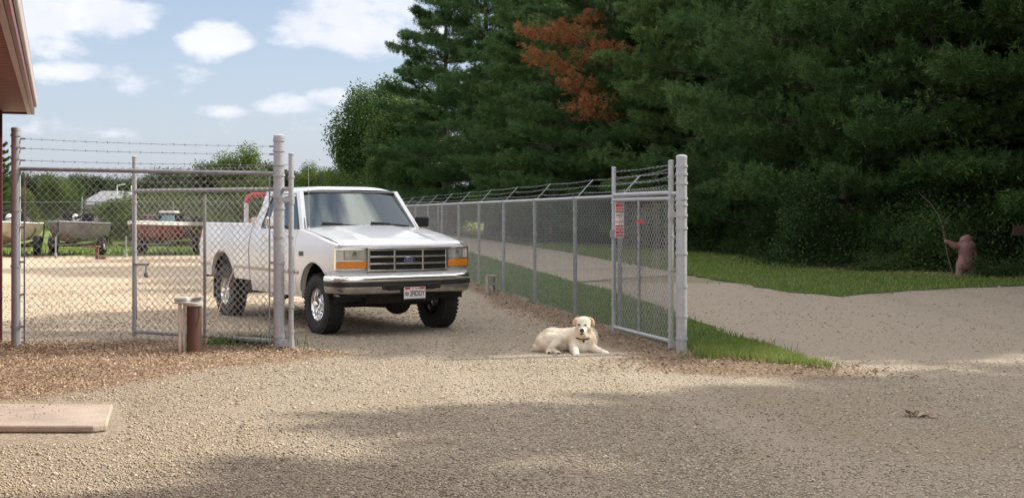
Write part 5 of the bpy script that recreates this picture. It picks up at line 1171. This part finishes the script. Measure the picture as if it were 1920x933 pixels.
far_tree(450, 264, 150, BB, 11, .4, 'tall pale green tree above the left gate leaf')
far_tree(395, 290, 160, BC, 12, 1.4, 'dark round tree left of the tall pale green one')
far_tree(505, 292, 165, BC, 12, 2.4, 'dark tree behind the left gate post')
far_tree(590, 300, 150, BB, 11, 3.1, 'small pale tree between the gate post and the wood')
far_tree(635, 303, 140, BC, 12, .2, 'dark tree at the foot of the wood left of the truck')
far_tree(318, 304, 170, BC, 12, 4.4, 'dark tree above the latch side of the left gate')
far_tree(105, 318, 108, BA, 14, 5.0, 'big round green bush tree behind the grey aluminium boat', 1.15)
far_tree(130, 326, 110, BA, 14, .9, 'green bush tree beside the far shed', .95)
far_tree(45, 345, 104, BB, 11, 2.9, 'lower green bush left of the big round one', 1.1)
far_tree(2, 330, 118, BA, 14, 3.9, 'green tree seen between the building and the left end post', .9)
for k, (px, yt) in enumerate(((20, 312), (75, 316), (150, 318), (190, 320), (225, 330), (262, 322), (280, 326), (-30, 310), (360, 315), (540, 312), (560, 322), (430, 312))):
    far_tree(px, yt, 250, BC, 12, k * 1.3, 'hazy dark tree in the distant tree line beyond the lawn', 1.3, 'distant tree line')
# pale brush behind the red boat
QA = broad_proto('shrub', 31, 2.6, 1.8, 9000, .10, M['brush'], .5, .42, 18, .05, part='foliage', low=.25); QB = broad_proto('shrub', 32, 2.2, 1.5, 8000, .09, M['brush'], .48, .45, 16, .04, part='foliage', low=.3)
for k, (px, yt, d) in enumerate(((262, 350, 68), (300, 343, 72), (345, 346, 70), (392, 352, 66), (430, 362, 64), (470, 366, 66), (225, 372, 74), (510, 372, 68), (330, 372, 61), (400, 378, 60))):
    far_tree(px, yt, d, (QA, QB)[k % 2], (2.6, 2.2)[k % 2], k * 1.1, ('wild yellow green shrub behind the maroon boat', 'wild yellow green shrub seen through the left gate leaf')[px > 380] , 1.35, 'wild shrubs beyond the yard fence', 'shrub')
far_tree(6, 262, 60, PC, 16, 1.0, 'thin conifer whose boughs poke out beside the building corner', .5)

# understory at the foot of the wood
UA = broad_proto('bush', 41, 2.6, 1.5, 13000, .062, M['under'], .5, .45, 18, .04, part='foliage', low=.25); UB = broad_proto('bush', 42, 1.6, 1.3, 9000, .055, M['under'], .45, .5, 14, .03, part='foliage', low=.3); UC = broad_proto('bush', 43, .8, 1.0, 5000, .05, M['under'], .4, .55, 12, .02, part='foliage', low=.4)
def along(t):
    ps = [Vector(p) for p in wood_edge]; L = [(b - a).length for a, b in zip(ps, ps[1:])]; s = t * sum(L)
    for a, b, l in zip(ps, ps[1:], L):
        if s <= l: return a.lerp(b, s / l), (b - a).normalized()
        s -= l
    return ps[-1], (ps[-1] - ps[-2]).normalized()
rg = random.Random(9)
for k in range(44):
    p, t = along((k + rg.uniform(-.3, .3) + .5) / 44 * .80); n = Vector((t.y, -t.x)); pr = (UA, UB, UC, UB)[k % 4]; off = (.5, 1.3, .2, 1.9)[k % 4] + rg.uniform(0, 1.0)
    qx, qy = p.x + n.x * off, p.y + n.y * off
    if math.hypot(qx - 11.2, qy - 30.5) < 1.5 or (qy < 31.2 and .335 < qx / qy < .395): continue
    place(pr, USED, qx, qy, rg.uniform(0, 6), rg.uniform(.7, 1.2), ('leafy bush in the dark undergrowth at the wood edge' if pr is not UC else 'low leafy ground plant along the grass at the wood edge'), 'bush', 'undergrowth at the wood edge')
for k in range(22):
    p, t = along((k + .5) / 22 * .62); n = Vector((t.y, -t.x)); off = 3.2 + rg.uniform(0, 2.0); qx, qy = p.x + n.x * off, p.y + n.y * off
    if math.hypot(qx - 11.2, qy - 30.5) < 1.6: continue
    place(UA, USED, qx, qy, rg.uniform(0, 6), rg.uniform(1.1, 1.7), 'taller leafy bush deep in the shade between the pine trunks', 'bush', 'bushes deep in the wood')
x, y = G(1874, 522); place(UC, USED, x, y + .3, 1.0, .8, 'light green leafy bush right of the brown bear figure', 'bush')

# ------------------------------------------------------------------ brown figure, sapling and board at the wood edge
def figure():
    x, y = G(1812, 517); K = 1 / 75.6 / 6.667; root = empty('bear_figure', (x, y, 0)); root.scale = (1.06, 1.0, 1.06); tag(root, 'reddish brown bear shaped figure reaching one arm toward a bent sapling', 'statue')
    def q(px, py, yy=0.0): return Vector(((px - 535) * K, yy, (785 - py) * K))
    mb = MB()
    limb(mb, [q(530, 630), q(528, 540), q(525, 450)], [.19, .165, .18], 14); ball(mb, q(545, 430), (.20, .14, .15)); ball(mb, q(530, 370), (.15, .12, .13)); ball(mb, q(530, 640), (.20, .14, .12)); ball(mb, q(480, 370, -.03), (.06, .07, .055)); ball(mb, q(575, 380), (.06, .08, .13)); ball(mb, q(545, 322), (.07, .06, .05))
    limb(mb, [q(470, 440), q(390, 430, -.02), q(335, 395, -.03), q(290, 380, -.03)], [.10, .085, .062, .05])
    for dy, dx in ((-12, -30), (8, -28), (22, -18)): limb(mb, [q(295, 380 + dy * .5, -.03), q(295 + dx, 378 + dy, -.03)], [.018, .012], 6)
    limb(mb, [q(590, 450), q(630, 530), q(652, 600)], [.085, .065, .05]); limb(mb, [q(475, 640), q(462, 700), q(458, 780)], [.125, .11, .10]); limb(mb, [q(580, 640), q(592, 700), q(598, 780)], [.12, .11, .10])
    ball(mb, q(445, 772, -.04), (.09, .12, .05)); ball(mb, q(600, 772, -.04), (.09, .12, .05))
    sculpt('body', mb, M['statue'], root, .018, 3)
figure()
mb = MB(); d = 30.6; pts = [at(1788, 505, d), at(1777, 480, d), at(1772, 450, d), at(1768, 425, d), at(1759, 402, d), at(1742, 378, d + .2), at(1722, 362, d + .3)]; pts[0].z = 0; mb.tube(pts, [.022, .021, .020, .018, .015, .012, .007], 7); mb.tube([pts[3], pts[3] + Vector((.25, .1, .35))], [.012, .004], 5)
tag(mb.build('sapling', M['palebark'], smooth=True), 'bent pale leafless sapling beside the brown bear figure', 'sapling')
p = at(1925, 432, 29.5); root = empty('wooden_sign', (p.x, p.y, 0)); tag(root, 'brown wooden board on a post at the right edge of the wood', 'sign')
mb = MB(); mb.box((0, 0, p.z), (.66, .04, .24)); mb.build('board', M['board'], root, bevel=.006); mb = MB(); mb.tube([(0, .05, 0), (0, .05, p.z + .1)], .045, 8); mb.build('post', M['bark'], root)
print('objects', len(bpy.data.objects))
